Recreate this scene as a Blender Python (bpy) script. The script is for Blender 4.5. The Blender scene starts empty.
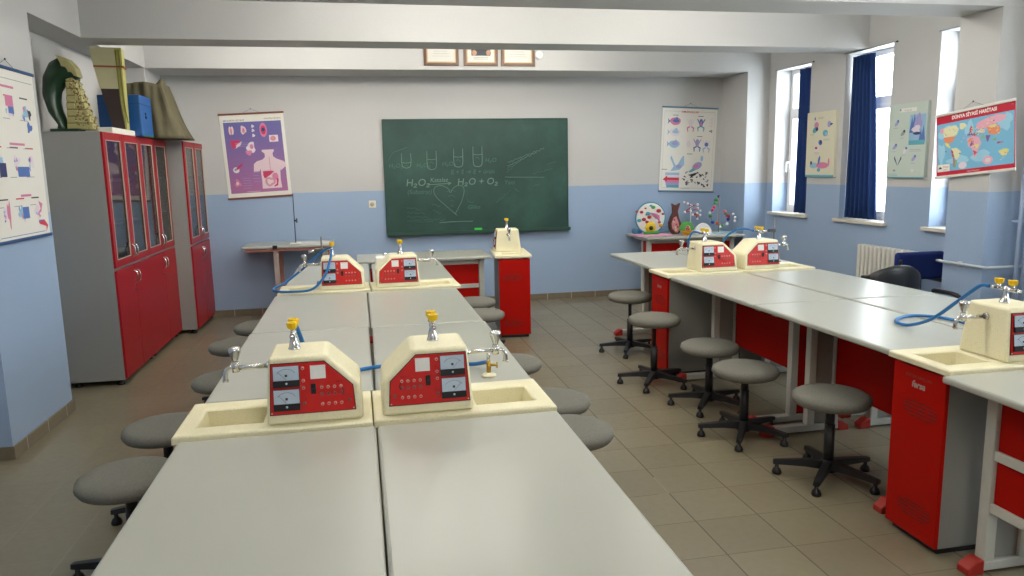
import bpy, bmesh, math, random
from mathutils import Vector, Matrix, Euler
random.seed(7)
scene = bpy.context.scene
C = scene.collection
PI = math.pi

# ------------------------------------------------------------------ materials
def lin(h):
    h = h.lstrip('#')
    out = []
    for i in (0, 2, 4):
        c = int(h[i:i+2], 16) / 255
        out.append(c / 12.92 if c <= 0.04045 else ((c + 0.055) / 1.055) ** 2.4)
    return (*out, 1)

_m = {}
def mat(name, col, rough=0.5, metal=0.0, vary=0.0, vscale=8.0, bump=0.0, bscale=200.0, coat=0.0, spec=0.5, emit=0.0):
    if name in _m: return _m[name]
    m = bpy.data.materials.new(name); m.use_nodes = True
    nt = m.node_tree; b = nt.nodes['Principled BSDF']
    b.inputs['Base Color'].default_value = lin(col)
    b.inputs['Roughness'].default_value = rough
    b.inputs['Metallic'].default_value = metal
    b.inputs['Specular IOR Level'].default_value = spec
    if coat: b.inputs['Coat Weight'].default_value = coat
    if emit:
        b.inputs['Emission Color'].default_value = lin(col); b.inputs['Emission Strength'].default_value = emit
    if vary:
        tc = nt.nodes.new('ShaderNodeTexCoord')
        n = nt.nodes.new('ShaderNodeTexNoise'); n.inputs['Scale'].default_value = vscale; n.inputs['Detail'].default_value = 6
        nt.links.new(tc.outputs['Object'], n.inputs['Vector'])
        mx = nt.nodes.new('ShaderNodeMix'); mx.data_type = 'RGBA'
        c = lin(col)
        mx.inputs[6].default_value = tuple(max(0, v * (1 - vary)) for v in c[:3]) + (1,)
        mx.inputs[7].default_value = tuple(min(1, v * (1 + vary)) for v in c[:3]) + (1,)
        nt.links.new(n.outputs['Fac'], mx.inputs[0]); nt.links.new(mx.outputs[2], b.inputs['Base Color'])
    if bump:
        tc = nt.nodes.new('ShaderNodeTexCoord')
        n = nt.nodes.new('ShaderNodeTexNoise'); n.inputs['Scale'].default_value = bscale; n.inputs['Detail'].default_value = 3
        nt.links.new(tc.outputs['Object'], n.inputs['Vector'])
        bp = nt.nodes.new('ShaderNodeBump'); bp.inputs['Strength'].default_value = bump; bp.inputs['Distance'].default_value = 0.004
        nt.links.new(n.outputs['Fac'], bp.inputs['Height']); nt.links.new(bp.outputs['Normal'], b.inputs['Normal'])
    _m[name] = m
    return m

class NT:
    def __init__(s, m): s.t = m.node_tree; s.L = s.t.links.new
    def math(s, op, a, b=None, c=None):
        n = s.t.nodes.new('ShaderNodeMath'); n.operation = op
        for i, v in enumerate((a, b, c)):
            if v is None: continue
            if isinstance(v, (int, float)): n.inputs[i].default_value = v
            else: s.L(v, n.inputs[i])
        return n.outputs[0]
    def mix(s, f, a, b):
        n = s.t.nodes.new('ShaderNodeMix'); n.data_type = 'RGBA'
        for i, v in ((0, f), (6, a), (7, b)):
            if isinstance(v, (int, float, tuple)): n.inputs[i].default_value = v
            else: s.L(v, n.inputs[i])
        return n.outputs[2]
    def pos(s):
        g = s.t.nodes.new('ShaderNodeNewGeometry'); x = s.t.nodes.new('ShaderNodeSeparateXYZ')
        s.L(g.outputs['Position'], x.inputs[0]); return g.outputs['Position'], x.outputs
    def noise(s, vec, scale, detail=4):
        n = s.t.nodes.new('ShaderNodeTexNoise'); n.inputs['Scale'].default_value = scale; n.inputs['Detail'].default_value = detail
        s.L(vec, n.inputs['Vector']); return n.outputs['Fac']
    def bump(s, h, strength, bsdf, dist=0.004):
        b = s.t.nodes.new('ShaderNodeBump'); b.inputs['Strength'].default_value = strength; b.inputs['Distance'].default_value = dist
        s.L(h, b.inputs['Height']); s.L(b.outputs['Normal'], bsdf.inputs['Normal'])

def wall_material():
    m = bpy.data.materials.new('two_tone_wall_paint'); m.use_nodes = True
    n = NT(m); b = m.node_tree.nodes['Principled BSDF']
    p, x = n.pos()
    nz = n.noise(p, 1.2, 5); edge = n.noise(p, 6.0, 2)
    z = n.math('ADD', x[2], n.math('MULTIPLY', n.math('SUBTRACT', edge, 0.5), 0.012))
    up = n.math('GREATER_THAN', z, 1.422)
    white = n.mix(nz, lin('#b6b6b6'), lin('#c0c0be'))
    blue = n.mix(nz, lin('#8ea4c0'), lin('#99aeca'))
    n.L(n.mix(up, blue, white), b.inputs['Base Color'])
    n.L(n.math('ADD', n.math('MULTIPLY', up, 0.25), 0.45), b.inputs['Roughness'])
    n.bump(n.noise(p, 60, 3), 0.25, b)
    return m

def floor_material():
    m = bpy.data.materials.new('brown_grey_floor_tiles'); m.use_nodes = True
    n = NT(m); b = m.node_tree.nodes['Principled BSDF']
    p, x = n.pos(); S = 0.3152
    u = n.math('DIVIDE', n.math('SUBTRACT', x[0], 1.4621 - S * 20), S)
    v = n.math('DIVIDE', n.math('SUBTRACT', x[1], 4.3248 - S * 40), S)
    fu, fv = n.math('FRACT', u), n.math('FRACT', v)
    du = n.math('MINIMUM', fu, n.math('SUBTRACT', 1.0, fu)); dv = n.math('MINIMUM', fv, n.math('SUBTRACT', 1.0, fv))
    gr = n.math('LESS_THAN', n.math('MINIMUM', du, n.math('MULTIPLY', dv, 2.0)), 0.010)
    cmb = m.node_tree.nodes.new('ShaderNodeCombineXYZ')
    n.L(n.math('FLOOR', u), cmb.inputs[0]); n.L(n.math('FLOOR', v), cmb.inputs[1])
    wn = m.node_tree.nodes.new('ShaderNodeTexWhiteNoise'); wn.noise_dimensions = '3D'; n.L(cmb.outputs[0], wn.inputs['Vector'])
    base = n.mix(wn.outputs['Value'], lin('#7c745f'), lin('#888069'))
    grain = n.noise(p, 25, 6)
    base = n.mix(n.math('MULTIPLY', grain, 0.35), base, lin('#5c5548'))
    big = n.noise(p, 0.9, 2)
    grout = n.mix(n.math('GREATER_THAN', n.math('SUBTRACT', n.math('MULTIPLY', big, 1.4), n.math('MULTIPLY', x[0], .35)), 0.42), lin('#5d5647'), lin('#968e7a'))  # grout paler towards the left: glancing reflection put into its colour
    n.L(n.mix(gr, base, grout), b.inputs['Base Color'])
    n.L(n.math('ADD', n.math('MULTIPLY', grain, 0.12), n.math('ADD', 0.26, n.math('MULTIPLY', gr, 0.4))), b.inputs['Roughness'])
    n.bump(n.math('SUBTRACT', n.math('MULTIPLY', grain, 0.2), gr), 0.25, b, 0.002)
    return m

def skirting_material():
    m = bpy.data.materials.new('brown_skirting_tiles'); m.use_nodes = True
    n = NT(m); b = m.node_tree.nodes['Principled BSDF']
    p, x = n.pos()
    s = n.math('FRACT', n.math('DIVIDE', n.math('ADD', n.math('ADD', x[0], x[1]), 40.075), 0.3152))
    j = n.math('LESS_THAN', s, 0.022)
    col = n.mix(n.noise(p, 20, 5), lin('#6c6352'), lin('#7d7360'))
    n.L(n.mix(j, col, lin('#b7b2a2')), b.inputs['Base Color']); b.inputs['Roughness'].default_value = 0.4
    return m

def board_material():
    m = bpy.data.materials.new('green_chalkboard'); m.use_nodes = True
    n = NT(m); b = m.node_tree.nodes['Principled BSDF']
    p, x = n.pos()
    a = n.noise(p, 1.6, 6); c = n.noise(p, 9, 5)
    f = n.math('MULTIPLY', n.math('POWER', a, 2.0), n.math('ADD', 0.5, c))
    n.L(n.mix(f, lin('#06302a'), lin('#3f6a5e')), b.inputs['Base Color'])
    b.inputs['Roughness'].default_value = 0.55
    return m

def terrazzo_material():
    m = bpy.data.materials.new('cream_speckled_composite'); m.use_nodes = True
    n = NT(m); b = m.node_tree.nodes['Principled BSDF']
    tc = m.node_tree.nodes.new('ShaderNodeTexCoord')
    v = m.node_tree.nodes.new('ShaderNodeTexNoise'); v.inputs['Scale'].default_value = 180; v.inputs['Detail'].default_value = 2
    n.L(tc.outputs['Object'], v.inputs['Vector'])
    g = m.node_tree.nodes.new('ShaderNodeTexNoise'); g.inputs['Scale'].default_value = 6; n.L(tc.outputs['Object'], g.inputs['Vector'])
    sp = n.math('LESS_THAN', v.outputs['Fac'], 0.40)
    base = n.mix(g.outputs['Fac'], lin('#dfd8b4'), lin('#ebe5c6'))
    n.L(n.mix(n.math('MULTIPLY', sp, 0.22), base, lin('#b3a878')), b.inputs['Base Color'])
    b.inputs['Roughness'].default_value = 0.38
    return m

M_wall = wall_material(); M_floor = floor_material(); M_skirt = skirting_material(); M_board = board_material(); M_terr = terrazzo_material()
M_ceil = mat('ceiling_white', '#d9d9d8', 0.8, bump=0.15, bscale=40)
M_top = mat('grey_laminate', '#a8aaa1', 0.30, vary=0.03, vscale=3)
M_edge = mat('white_edge_band', '#d9dad5', 0.35)
M_steel = mat('grey_powder_coated_steel', '#c1c2ba', 0.45)
M_grey = mat('grey_panel', '#8f9089', 0.5, vary=0.03)
M_red = mat('red_lacquer', '#a80b02', 0.45, vary=0.04, vscale=2, spec=.15)
M_cred = mat('red_cupboard_laminate', '#96121c', 0.35, vary=0.04, vscale=2, spec=.25)
M_redcap = mat('red_plastic', '#a8261c', 0.4)
M_panel = mat('red_instrument_panel', '#c8160f', 0.3)
M_fab = mat('grey_seat_fabric', '#75746c', 0.95, vary=0.25, vscale=90, bump=0.5, bscale=300, spec=0.2)
M_blk = mat('black_plastic', '#17181a', 0.4)
M_chrome = mat('chrome', '#d6d6d6', 0.12, 1.0)
M_brass = mat('brass', '#b08a3c', 0.3, 1.0)
M_yel = mat('yellow_plastic', '#e0b800', 0.35)
M_hose = mat('blue_rubber_hose', '#1267a8', 0.35)
M_white = mat('white_plastic', '#e8e8e4', 0.4)
M_meter = mat('meter_face', '#b8c8d8', 0.3)
M_ink = mat('dark_print', '#3a3a42', 0.7)
M_dark = mat('black_print', '#101014', 0.4)
M_cup = mat('grey_cupboard_board', '#8d8d8b', 0.5, vary=0.04, vscale=3)
M_navy = mat('navy_curtain', '#263d6b', 0.85, spec=0.2, bump=0.2, bscale=250)
_t = M_navy.node_tree; _tr = _t.nodes.new('ShaderNodeBsdfTranslucent'); _tr.inputs['Color'].default_value = lin('#3a5690')
_mx = _t.nodes.new('ShaderNodeMixShader'); _mx.inputs[0].default_value = .2
_t.links.new(_t.nodes['Principled BSDF'].outputs[0], _mx.inputs[1]); _t.links.new(_tr.outputs[0], _mx.inputs[2]); _t.links.new(_mx.outputs[0], _t.nodes['Material Output'].inputs['Surface'])
M_pvc = mat('white_pvc_frame', '#e6e7e8', 0.35)
M_marble = mat('pale_marble_sill', '#d2ccc0', 0.35, vary=0.12, vscale=12)
M_paper = mat('chart_paper', '#dcdad2', 0.5)
M_cable = mat('grey_cord', '#77777a', 0.6)
M_ivory = mat('ivory_plastic', '#ddd8c6', 0.4)

def glass_material(name='clear_glass', tint=(.93, .95, .95, 1), base=.035):
    m = bpy.data.materials.new(name); m.use_nodes = True
    nt = m.node_tree; nt.nodes.remove(nt.nodes['Principled BSDF'])
    o = nt.nodes['Material Output']
    t = nt.nodes.new('ShaderNodeBsdfTransparent'); g = nt.nodes.new('ShaderNodeBsdfGlossy'); g.inputs['Roughness'].default_value = 0.03
    lw = nt.nodes.new('ShaderNodeLayerWeight'); lw.inputs['Blend'].default_value = .5
    pw = nt.nodes.new('ShaderNodeMath'); pw.operation = 'POWER'; pw.inputs[1].default_value = 4.0; nt.links.new(lw.outputs['Facing'], pw.inputs[0])
    f = nt.nodes.new('ShaderNodeMath'); f.operation = 'MULTIPLY_ADD'; f.inputs[1].default_value = .55; f.inputs[2].default_value = base; nt.links.new(pw.outputs[0], f.inputs[0])
    mx = nt.nodes.new('ShaderNodeMixShader')
    t.inputs['Color'].default_value = tint
    nt.links.new(f.outputs[0], mx.inputs[0]); nt.links.new(t.outputs[0], mx.inputs[1]); nt.links.new(g.outputs[0], mx.inputs[2])
    nt.links.new(mx.outputs[0], o.inputs['Surface'])
    return m
M_glass = glass_material()
M_smoke = glass_material('smoky_cabinet_glass', (.68, .71, .73, 1), .09)

# ------------------------------------------------------------------ mesh builder
class MB:
    def __init__(s): s.bm = bmesh.new(); s.mats = []
    def mi(s, m):
        if m not in s.mats: s.mats.append(m)
        return s.mats.index(m)
    def _tag(s, faces, m, smooth=False):
        i = s.mi(m)
        for f in faces: f.material_index = i; f.smooth = smooth
    def box(s, x0, x1, y0, y1, z0, z1, m, bevel=0.0, seg=2, mtx=None):
        r = bmesh.ops.create_cube(s.bm, size=1)
        vs = r['verts']
        for v in vs:
            v.co = Vector((x0 + (v.co.x + .5) * (x1 - x0), y0 + (v.co.y + .5) * (y1 - y0), z0 + (v.co.z + .5) * (z1 - z0)))
        fs = set(f for v in vs for f in v.link_faces)
        if bevel:
            es = list(set(e for v in vs for e in v.link_edges))
            q = bmesh.ops.bevel(s.bm, geom=es, offset=bevel, segments=seg, affect='EDGES', profile=0.5)
            allv = set(v for f in q['faces'] for v in f.verts)
            fs = set(f for v in allv for f in v.link_faces)
            vs = list(set(v for f in fs for v in f.verts))
        if mtx is not None:
            for v in set(v for f in fs for v in f.verts): v.co = mtx @ v.co
        s._tag(fs, m)
        return s
    def quad(s, pts, m):
        f = s.bm.faces.new([s.bm.verts.new(p) for p in pts]); s._tag([f], m); return s
    def ring_loft(s, rings, m, cap0=True, cap1=True, smooth=True, closed=True):
        prev = None; first = None
        for r in rings:
            vs = [s.bm.verts.new(p) for p in r]
            if prev:
                n = len(vs)
                fs = []
                for i in range(n if closed else n - 1):
                    fs.append(s.bm.faces.new((prev[i], prev[(i+1) % n], vs[(i+1) % n], vs[i])))
                s._tag(fs, m, smooth)
            else: first = vs
            prev = vs
        if cap0: s._tag([s.bm.faces.new(list(reversed(first)))], m)
        if cap1: s._tag([s.bm.faces.new(prev)], m)
        return s
    def cyl(s, p0, p1, r0, r1=None, m=None, n=16, smooth=True, caps=True):
        r1 = r0 if r1 is None else r1
        p0, p1 = Vector(p0), Vector(p1); d = (p1 - p0).normalized()
        a = d.orthogonal().normalized(); b = d.cross(a)
        R = lambda p, r: [p + (a * math.cos(t) + b * math.sin(t)) * r for t in [2*PI*i/n for i in range(n)]]
        return s.ring_loft([R(p0, r0), R(p1, r1)], m, caps, caps, smooth)
    def lathe(s, prof, m, o=(0, 0, 0), n=24, axis='z', smooth=True):
        o = Vector(o); rings = []
        for r, h in prof:
            r = max(r, 1e-4)
            ring = []
            for i in range(n):
                t = 2*PI*i/n
                c, k = r*math.cos(t), r*math.sin(t)
                ring.append(o + (Vector((c, k, h)) if axis == 'z' else Vector((h, c, k)) if axis == 'x' else Vector((k, h, c))))
            rings.append(ring)
        return s.ring_loft(rings, m, True, True, smooth)
    def tube(s, pts, r, m, n=8, sub=6, caps=True):
        P = [Vector(p) for p in pts]
        if sub > 1 and len(P) > 2:
            Q = []
            for i in range(len(P) - 1):
                a, b, c, d = P[max(i-1, 0)], P[i], P[i+1], P[min(i+2, len(P)-1)]
                for k in range(sub):
                    t = k / sub
                    Q.append(0.5*((2*b)+(c-a)*t+(2*a-5*b+4*c-d)*t*t+(3*b-a-3*c+d)*t**3))
            Q.append(P[-1]); P = Q
        rings = []; up = None
        for i, p in enumerate(P):
            d = (P[min(i+1, len(P)-1)] - P[max(i-1, 0)]).normalized()
            if up is None: up = d.orthogonal().normalized()
            up = (up - d * up.dot(d)).normalized(); b = d.cross(up)
            rr = r(i/(len(P)-1)) if callable(r) else r
            rings.append([p + (up*math.cos(2*PI*k/n) + b*math.sin(2*PI*k/n))*rr for k in range(n)])
        return s.ring_loft(rings, m, caps, caps)
    def sphere(s, c, r, m, u=14, v=9, sc=(1, 1, 1)):
        q = bmesh.ops.create_uvsphere(s.bm, u_segments=u, v_segments=v, radius=1)
        for w in q['verts']: w.co = Vector((c[0]+w.co.x*r*sc[0], c[1]+w.co.y*r*sc[1], c[2]+w.co.z*r*sc[2]))
        s._tag(set(f for w in q['verts'] for f in w.link_faces), m, True); return s
    def prism(s, poly, a0, a1, m, axis='y', bevel=0.0, taper=1.0, seg=2):
        """extrude a 2-D polygon; axis y: poly=(x,z), axis x: poly=(y,z), axis z: poly=(x,y)"""
        def P(u, v, a): return Vector((u, a, v)) if axis == 'y' else Vector((a, u, v)) if axis == 'x' else Vector((u, v, a))
        cu = sum(p[0] for p in poly)/len(poly); cv = sum(p[1] for p in poly)/len(poly)
        A = [s.bm.verts.new(P(u, v, a0)) for u, v in poly]
        B = [s.bm.verts.new(P(cu+(u-cu)*taper, cv+(v-cv)*taper, a1)) for u, v in poly]
        n = len(poly)
        fs = [s.bm.faces.new(A), s.bm.faces.new(list(reversed(B)))]
        for i in range(n): fs.append(s.bm.faces.new((A[i], B[i], B[(i+1) % n], A[(i+1) % n])))
        if bevel:
            es = list(set(e for f in fs for e in f.edges))
            q = bmesh.ops.bevel(s.bm, geom=es, offset=bevel, segments=seg, affect='EDGES', profile=0.5)
            vv = set(v for f in q['faces'] for v in f.verts)
            fs = set(f for v in vv for f in v.link_faces)
        s._tag(fs, m); return s
    def text(s, txt, m, size, place, align='CENTER', extrude=0.0, bold=0.0, shear=0.0):
        cu = bpy.data.curves.new('t', 'FONT'); cu.body = txt; cu.size = size; cu.align_x = align; cu.extrude = extrude; cu.offset = bold; cu.shear = shear
        cu.resolution_u = 3
        ob = bpy.data.objects.new('t', cu)
        me = bpy.data.meshes.new_from_object(ob)
        k = len(s.bm.verts); nf = len(s.bm.faces)
        s.bm.from_mesh(me)
        s.bm.verts.ensure_lookup_table(); s.bm.faces.ensure_lookup_table()
        for v in s.bm.verts[k:]: v.co = Vector(place(v.co.x, v.co.y, v.co.z))
        s._tag(list(s.bm.faces)[nf:], m)
        bpy.data.objects.remove(ob); bpy.data.meshes.remove(me); bpy.data.curves.remove(cu)
        return s
    def xf(s, mtx):
        for v in s.bm.verts: v.co = mtx @ v.co
        return s
    def build(s, name, parent=None, normals=True):
        if normals: bmesh.ops.recalc_face_normals(s.bm, faces=s.bm.faces)
        me = bpy.data.meshes.new(name); s.bm.to_mesh(me); s.bm.free()
        for m in s.mats: me.materials.append(m)
        o = bpy.data.objects.new(name, me); C.objects.link(o)
        if parent: o.parent = parent
        return o

def tag(o, label=None, cat=None, group=None, kind=None):
    if label: o['label'] = label
    if cat: o['category'] = cat
    if group: o['group'] = group
    if kind: o['kind'] = kind
    return o
def thing(name, label, cat, loc=(0, 0, 0), rz=0.0, group=None):
    o = bpy.data.objects.new(name, None); C.objects.link(o); o.empty_display_size = 0.1
    o.location = loc; o.rotation_euler = (0, 0, rz)
    return tag(o, label, cat, group)
def struct(mb, name, parent=None, normals=True):
    o = mb.build(name, parent, normals)
    if not parent: o['kind'] = 'structure'
    return o
def kids(o): return [c for c in bpy.data.objects if c.parent == o]
def dup(root, loc, rz, label):
    r = root.copy(); C.objects.link(r); r.location = loc; r.rotation_euler = (0, 0, rz); r['label'] = label
    for ch in kids(root):
        c = ch.copy(); C.objects.link(c); c.parent = r
        for g in kids(ch):
            d = g.copy(); C.objects.link(d); d.parent = c
    return r

# ------------------------------------------------------------------ room shell
XL, XR, YB, YF, ZC = -2.38, 4.87, 9.08, -3.6, 3.28
BZ = 2.74
mb = MB(); mb.box(XL-.3, XR+.35, YF-.2, YB+.2, -.15, 0, M_floor); struct(mb, 'floor')
mb = MB(); mb.box(XL-.3, XR+.35, YF-.2, YB+.2, ZC, ZC+.2, M_ceil); struct(mb, 'ceiling')
mb = MB(); mb.box(XL-.25, XR+.3, YB, YB+.2, 0, ZC, M_wall); struct(mb, 'wall_back')
mb = MB(); mb.box(XL-.25, XL, YF, YB, 0, ZC, M_wall); struct(mb, 'wall_left')
mb = MB(); mb.box(XL-.25, XR+.3, YF-.2, YF, 0, ZC, M_wall); struct(mb, 'wall_front')
WINS = [(7.60, 8.30), (6.30, 7.00), (5.08, 5.72)] + [(3.35 - 1.3*k, 4.05 - 1.3*k) for k in range(3)]
WZ0, WZ1 = 1.075, 2.735
mb = MB()
ys = sorted(WINS)
cur = YF
for a, b in ys:
    mb.box(XR, XR+.3, cur, a, 0, ZC, M_wall)
    mb.box(XR, XR+.3, a, b, 0, WZ0, M_wall); mb.box(XR, XR+.3, a, b, WZ1, ZC, M_wall)
    cur = b
mb.box(XR, XR+.3, cur, YB, 0, ZC, M_wall)
struct(mb, 'wall_right')
# ceiling beams
XB = -2.12
CROSS = [(4.66, 5.05, BZ-.03), (6.66, 7.02, BZ), (8.45, YB, BZ), (1.0, 1.4, BZ)]
for y0, y1, z0 in CROSS:
    mb = MB(); mb.box(XB if y1 < YB else XL, XR, y0, y1, z0, ZC, M_wall); struct(mb, 'ceiling_beam')
mb = MB(); mb.box(XL, XB, YF, 8.45, BZ, ZC, M_wall); struct(mb, 'ceiling_beam')
# pillars
for x0, x1, y0, y1, z1 in ((XL, XB, 4.74, 5.68, BZ), (4.45, XR, 4.665, 5.045, BZ-.03), (4.58, XR, 8.45, YB, BZ), (XL, -2.13, 8.30, 8.45, BZ), (XL, -2.13, 8.45, YB, BZ)):
    if (y0, y1) == (8.30, 8.45): continue
    mb = MB(); mb.box(x0, x1, y0, y1, 0, z1, M_wall); struct(mb, 'wall_pillar')
# skirting
T = .012
mb = MB(); mb.box(-2.12, 4.58, YB-T, YB, 0, .078, M_skirt); struct(mb, 'baseboard_back')
mb = MB()
mb.box(XL, XL+T, YF, 4.74, 0, .078, M_skirt); mb.box(XL, -2.12+T, 4.74-T, 4.74, 0, .078, M_skirt)
mb.box(-2.12, -2.12+T, 4.74, 5.68+T, 0, .078, M_skirt); mb.box(XL, XL+T, 5.68, 8.3, 0, .078, M_skirt); mb.box(XL, -2.12, 5.68, 5.68+T, 0, .078, M_skirt)
struct(mb, 'baseboard_left')
mb = MB()
mb.box(XR-T, XR, YF, 4.665, 0, .078, M_skirt); mb.box(4.45-T, 4.45, 4.665, 5.045, 0, .078, M_skirt); mb.box(4.45-T, XR, 4.665-T, 4.665, 0, .078, M_skirt); mb.box(XR-T, XR, 5.045, 8.45, 0, .078, M_skirt)
struct(mb, 'baseboard_right')

# windows
def window(i, a, b):
    xf0, xf1 = XR+.19, XR+.25
    mb = MB()
    w = .055
    mb.box(xf0, xf1, a, a+w, WZ0, WZ1, M_pvc, .006); mb.box(xf0, xf1, b-w, b, WZ0, WZ1, M_pvc, .006)
    mb.box(xf0, xf1, a+w, b-w, WZ0, WZ0+w, M_pvc, .006); mb.box(xf0, xf1, a+w, b-w, WZ1-w, WZ1, M_pvc, .006)
    mb.box(xf0, xf1, a+w, b-w, 2.20, 2.20+.09, M_pvc, .006)
    root = struct(mb, 'window_%d' % i)
    root['kind'] = 'structure'
    mb = MB()   # opening sash
    s0, s1 = xf0-.015, xf1-.02
    aa, bb, z0, z1 = a+w-.012, b-w+.012, WZ0+w-.012, 2.212
    q = .045
    mb.box(s0, s1, aa, aa+q, z0, z1, M_pvc, .005); mb.box(s0, s1, bb-q, bb, z0, z1, M_pvc, .005)
    mb.box(s0, s1, aa+q, bb-q, z0, z0+q, M_pvc, .005); mb.box(s0, s1, aa+q, bb-q, z1-q, z1, M_pvc, .005)
    sash = mb.build('sash', root)
    mb = MB(); mb.box(xf0+.026, xf0+.032, aa+q, bb-q, z0+q, z1-q, M_glass); mb.build('pane', root)
    mb = MB(); mb.box(xf0+.026, xf0+.032, a+w, b-w, 2.29, WZ1-w, M_glass); mb.build('pane', root)
    mb = MB(); mb.box(s0-.012, s0, bb-.035, bb-.012, 1.60, 1.68, M_white, .003)
    mb.tube([(s0-.012, bb-.024, 1.66), (s0-.045, bb-.024, 1.66), (s0-.05, bb-.024, 1.64), (s0-.05, bb-.024, 1.55)], .009, M_white)
    mb.build('window_handle', root)
    mb = MB(); mb.box(XR-.045, xf0, a-.045, b+.045, WZ0-.03, WZ0+.002, M_marble, .004); mb.build('window_sill', root)
for i, (a, b) in enumerate(WINS): window(i+1, a, b)

def curtain(a0, a1, b0, b1, label, x=XR+.075, waves=5):
    """hangs from its rail: spans y a0..a1 at the top and b0..b1 at the hem"""
    root = thing('curtain', label, 'curtain', (x, (b0+b1)/2, WZ0), 0, 'navy curtains at the windows')
    mb = MB(); n = waves*10; zt, zb = WZ1-.035, WZ0+.012
    rings = []
    for k in range(9):
        t = k/8; z = zt + (zb-zt)*t
        y0 = a0+(b0-a0)*t; y1 = a1+(b1-a1)*t
        front = []; back = []
        for i in range(n+1):
            u = i/n; y = y0+(y1-y0)*u
            d = .034*math.sin(u*waves*2*PI+.6*math.sin(3*t))*(.6+.5*t)
            front.append(Vector((x+d-.002, y, z))); back.append(Vector((x+d+.002, y, z)))
        rings.append([p-Vector((x, (b0+b1)/2, WZ0)) for p in front+back[::-1]])
    mb.ring_loft(rings, M_navy); o = mb.build('cloth', root)
    return root
curtain(7.615, 7.93, 7.615, 7.92, 'narrow navy curtain at the near side of the window next to the back corner', waves=3)
curtain(6.67, 6.975, 6.54, 6.975, 'wide navy curtain between the duck chart and the bird chart', waves=6)
curtain(5.10, 5.36, 5.10, 5.47, 'navy curtain mostly hidden behind the right pillar', waves=2)
for (a, b), d in zip(WINS[:3], ('over the window by the back corner', 'over the middle window', 'over the window by the right pillar')):
    root = thing('curtain_rail', 'thin dark curtain rail ' + d, 'curtain rail', (XR, (a+b)/2, WZ1), 0, 'curtain rails')
    mb = MB(); mb.box(-.012, .015, -(b-a)/2-.04, (b-a)/2+.02, -.003, .003, mat('dark_rail', '#77777a', .5)); mb.build('rail', root)
    mb = MB(); mb.box(-.014, .018, -(b-a)/2-.05, -(b-a)/2-.04, -.007, .007, M_blk); mb.build('end_cap', root)

# ------------------------------------------------------------------ lab tables
TZ = .81
def make_table(L=1.23, W=.63, inset=.09, name='laboratory_table', label='', overhang=None):
    """origin on the floor in the middle; long axis Y; sitter on the -X side; red modesty panel on the +X side"""
    root = thing(name, label, 'table')
    mb = MB(); mb.box(-W/2, W/2, -L/2, L/2, TZ-.03, TZ, M_top, .011, 3); mb.build('tabletop', root)
    e0 = -L/2 + inset; e1 = L/2 - (overhang or inset)
    for sgn, y in ((-1, e0), (1, e1)):
        mb = MB()
        mb.box(.00, .05, y-.025, y+.025, .05, TZ-.03, M_steel, .006); mb.box(.165, .215, y-.025, y+.025, .05, TZ-.03, M_steel, .006)
        mb.box(-.24, .255, y-.025, y+.025, TZ-.06, TZ-.03, M_steel, .004)
        leg = mb.build('leg_frame', root)
        mb = MB(); mb.box(.048, .167, y-.012*1, y+.012, .06, TZ-.06, M_grey); mb.build('side_panel', leg)
        mb = MB(); mb.box(.048, .167, y+sgn*.013, y+sgn*.019, .06, TZ-.06, M_red); mb.build('outer_panel', leg)
        mb = MB(); mb.box(-.24, .235, y-.026, y+.026, .012, .055, M_steel, .006); foot = mb.build('foot_bar', leg)
        for s2, xx in ((-1, -.24), (1, .235)):
            mb = MB()
            mb.prism([(xx-s2*.02, .0), (xx+s2*.055, .0), (xx+s2*.055, .03), (xx+s2*.01, .062), (xx-s2*.02, .062)], y-.031, y+.031, M_redcap, 'y', .006)
            mb.build('foot_cap', leg)
        mb = MB(); mb.box(.175, .205, y-.05*sgn-.018, y-.05*sgn+.018, TZ-.055, TZ-.031, M_blk, .004); mb.build('bracket', leg)
    mb = MB()
    y0, y1 = e0+.027, e1-.027
    for z in (.285, .505, .745): mb.box(.1965, .212, y0, y1, z-.02, z+.02, M_steel, .003)
    mp = mb.build('modesty_rail', root)
    mb = MB(); mb.box(.180, .196, y0, y1, .268, .742, M_red, .003); mb.build('modesty_panel', root)
    return root
T0 = make_table(label='')
T1 = make_table(1.30); T2 = make_table(1.26, .74); T3 = make_table(1.23, .75)
first = [T0, T1, T2, T3]
def table(x, y, rz, label, group='laboratory tables of the two benches', proto=None):
    p = proto or T0
    if p in first: first.remove(p); o = p; o.location = (x, y, 0); o.rotation_euler = (0, 0, rz); o['label'] = label
    else: o = dup(p, (x, y, 0), rz, label)
    o['group'] = group
    return o
R = math.radians
# left bench: left column faces -X (sitter on the left), right column turned round
table(-.307, 1.845, R(.3), 'left one of the two grey lab tables at the bottom edge of the photo')
table(.327, 1.845, PI+R(.3), 'right one of the two grey lab tables at the bottom edge of the photo')
table(-.315, 3.490, R(.4), 'grey lab table directly behind the left bench near sink whose tap points left')
table(.328, 3.475, PI+R(-.2), 'grey lab table of the left bench with the small brass valve standing on it')
table(-.318, 4.725, R(.4), 'grey lab table in front of the far sink with the looping blue hose')
table(.320, 4.712, PI+R(.3), 'grey lab table in front of the far right sink of the left bench')
table(-.295, 6.38, R(0), 'grey lab table behind the far left sink with the looping blue hose')
table(.360, 6.347, PI+R(0), 'grey lab table at the far right end of the left bench, touching the teacher desk')
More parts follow.
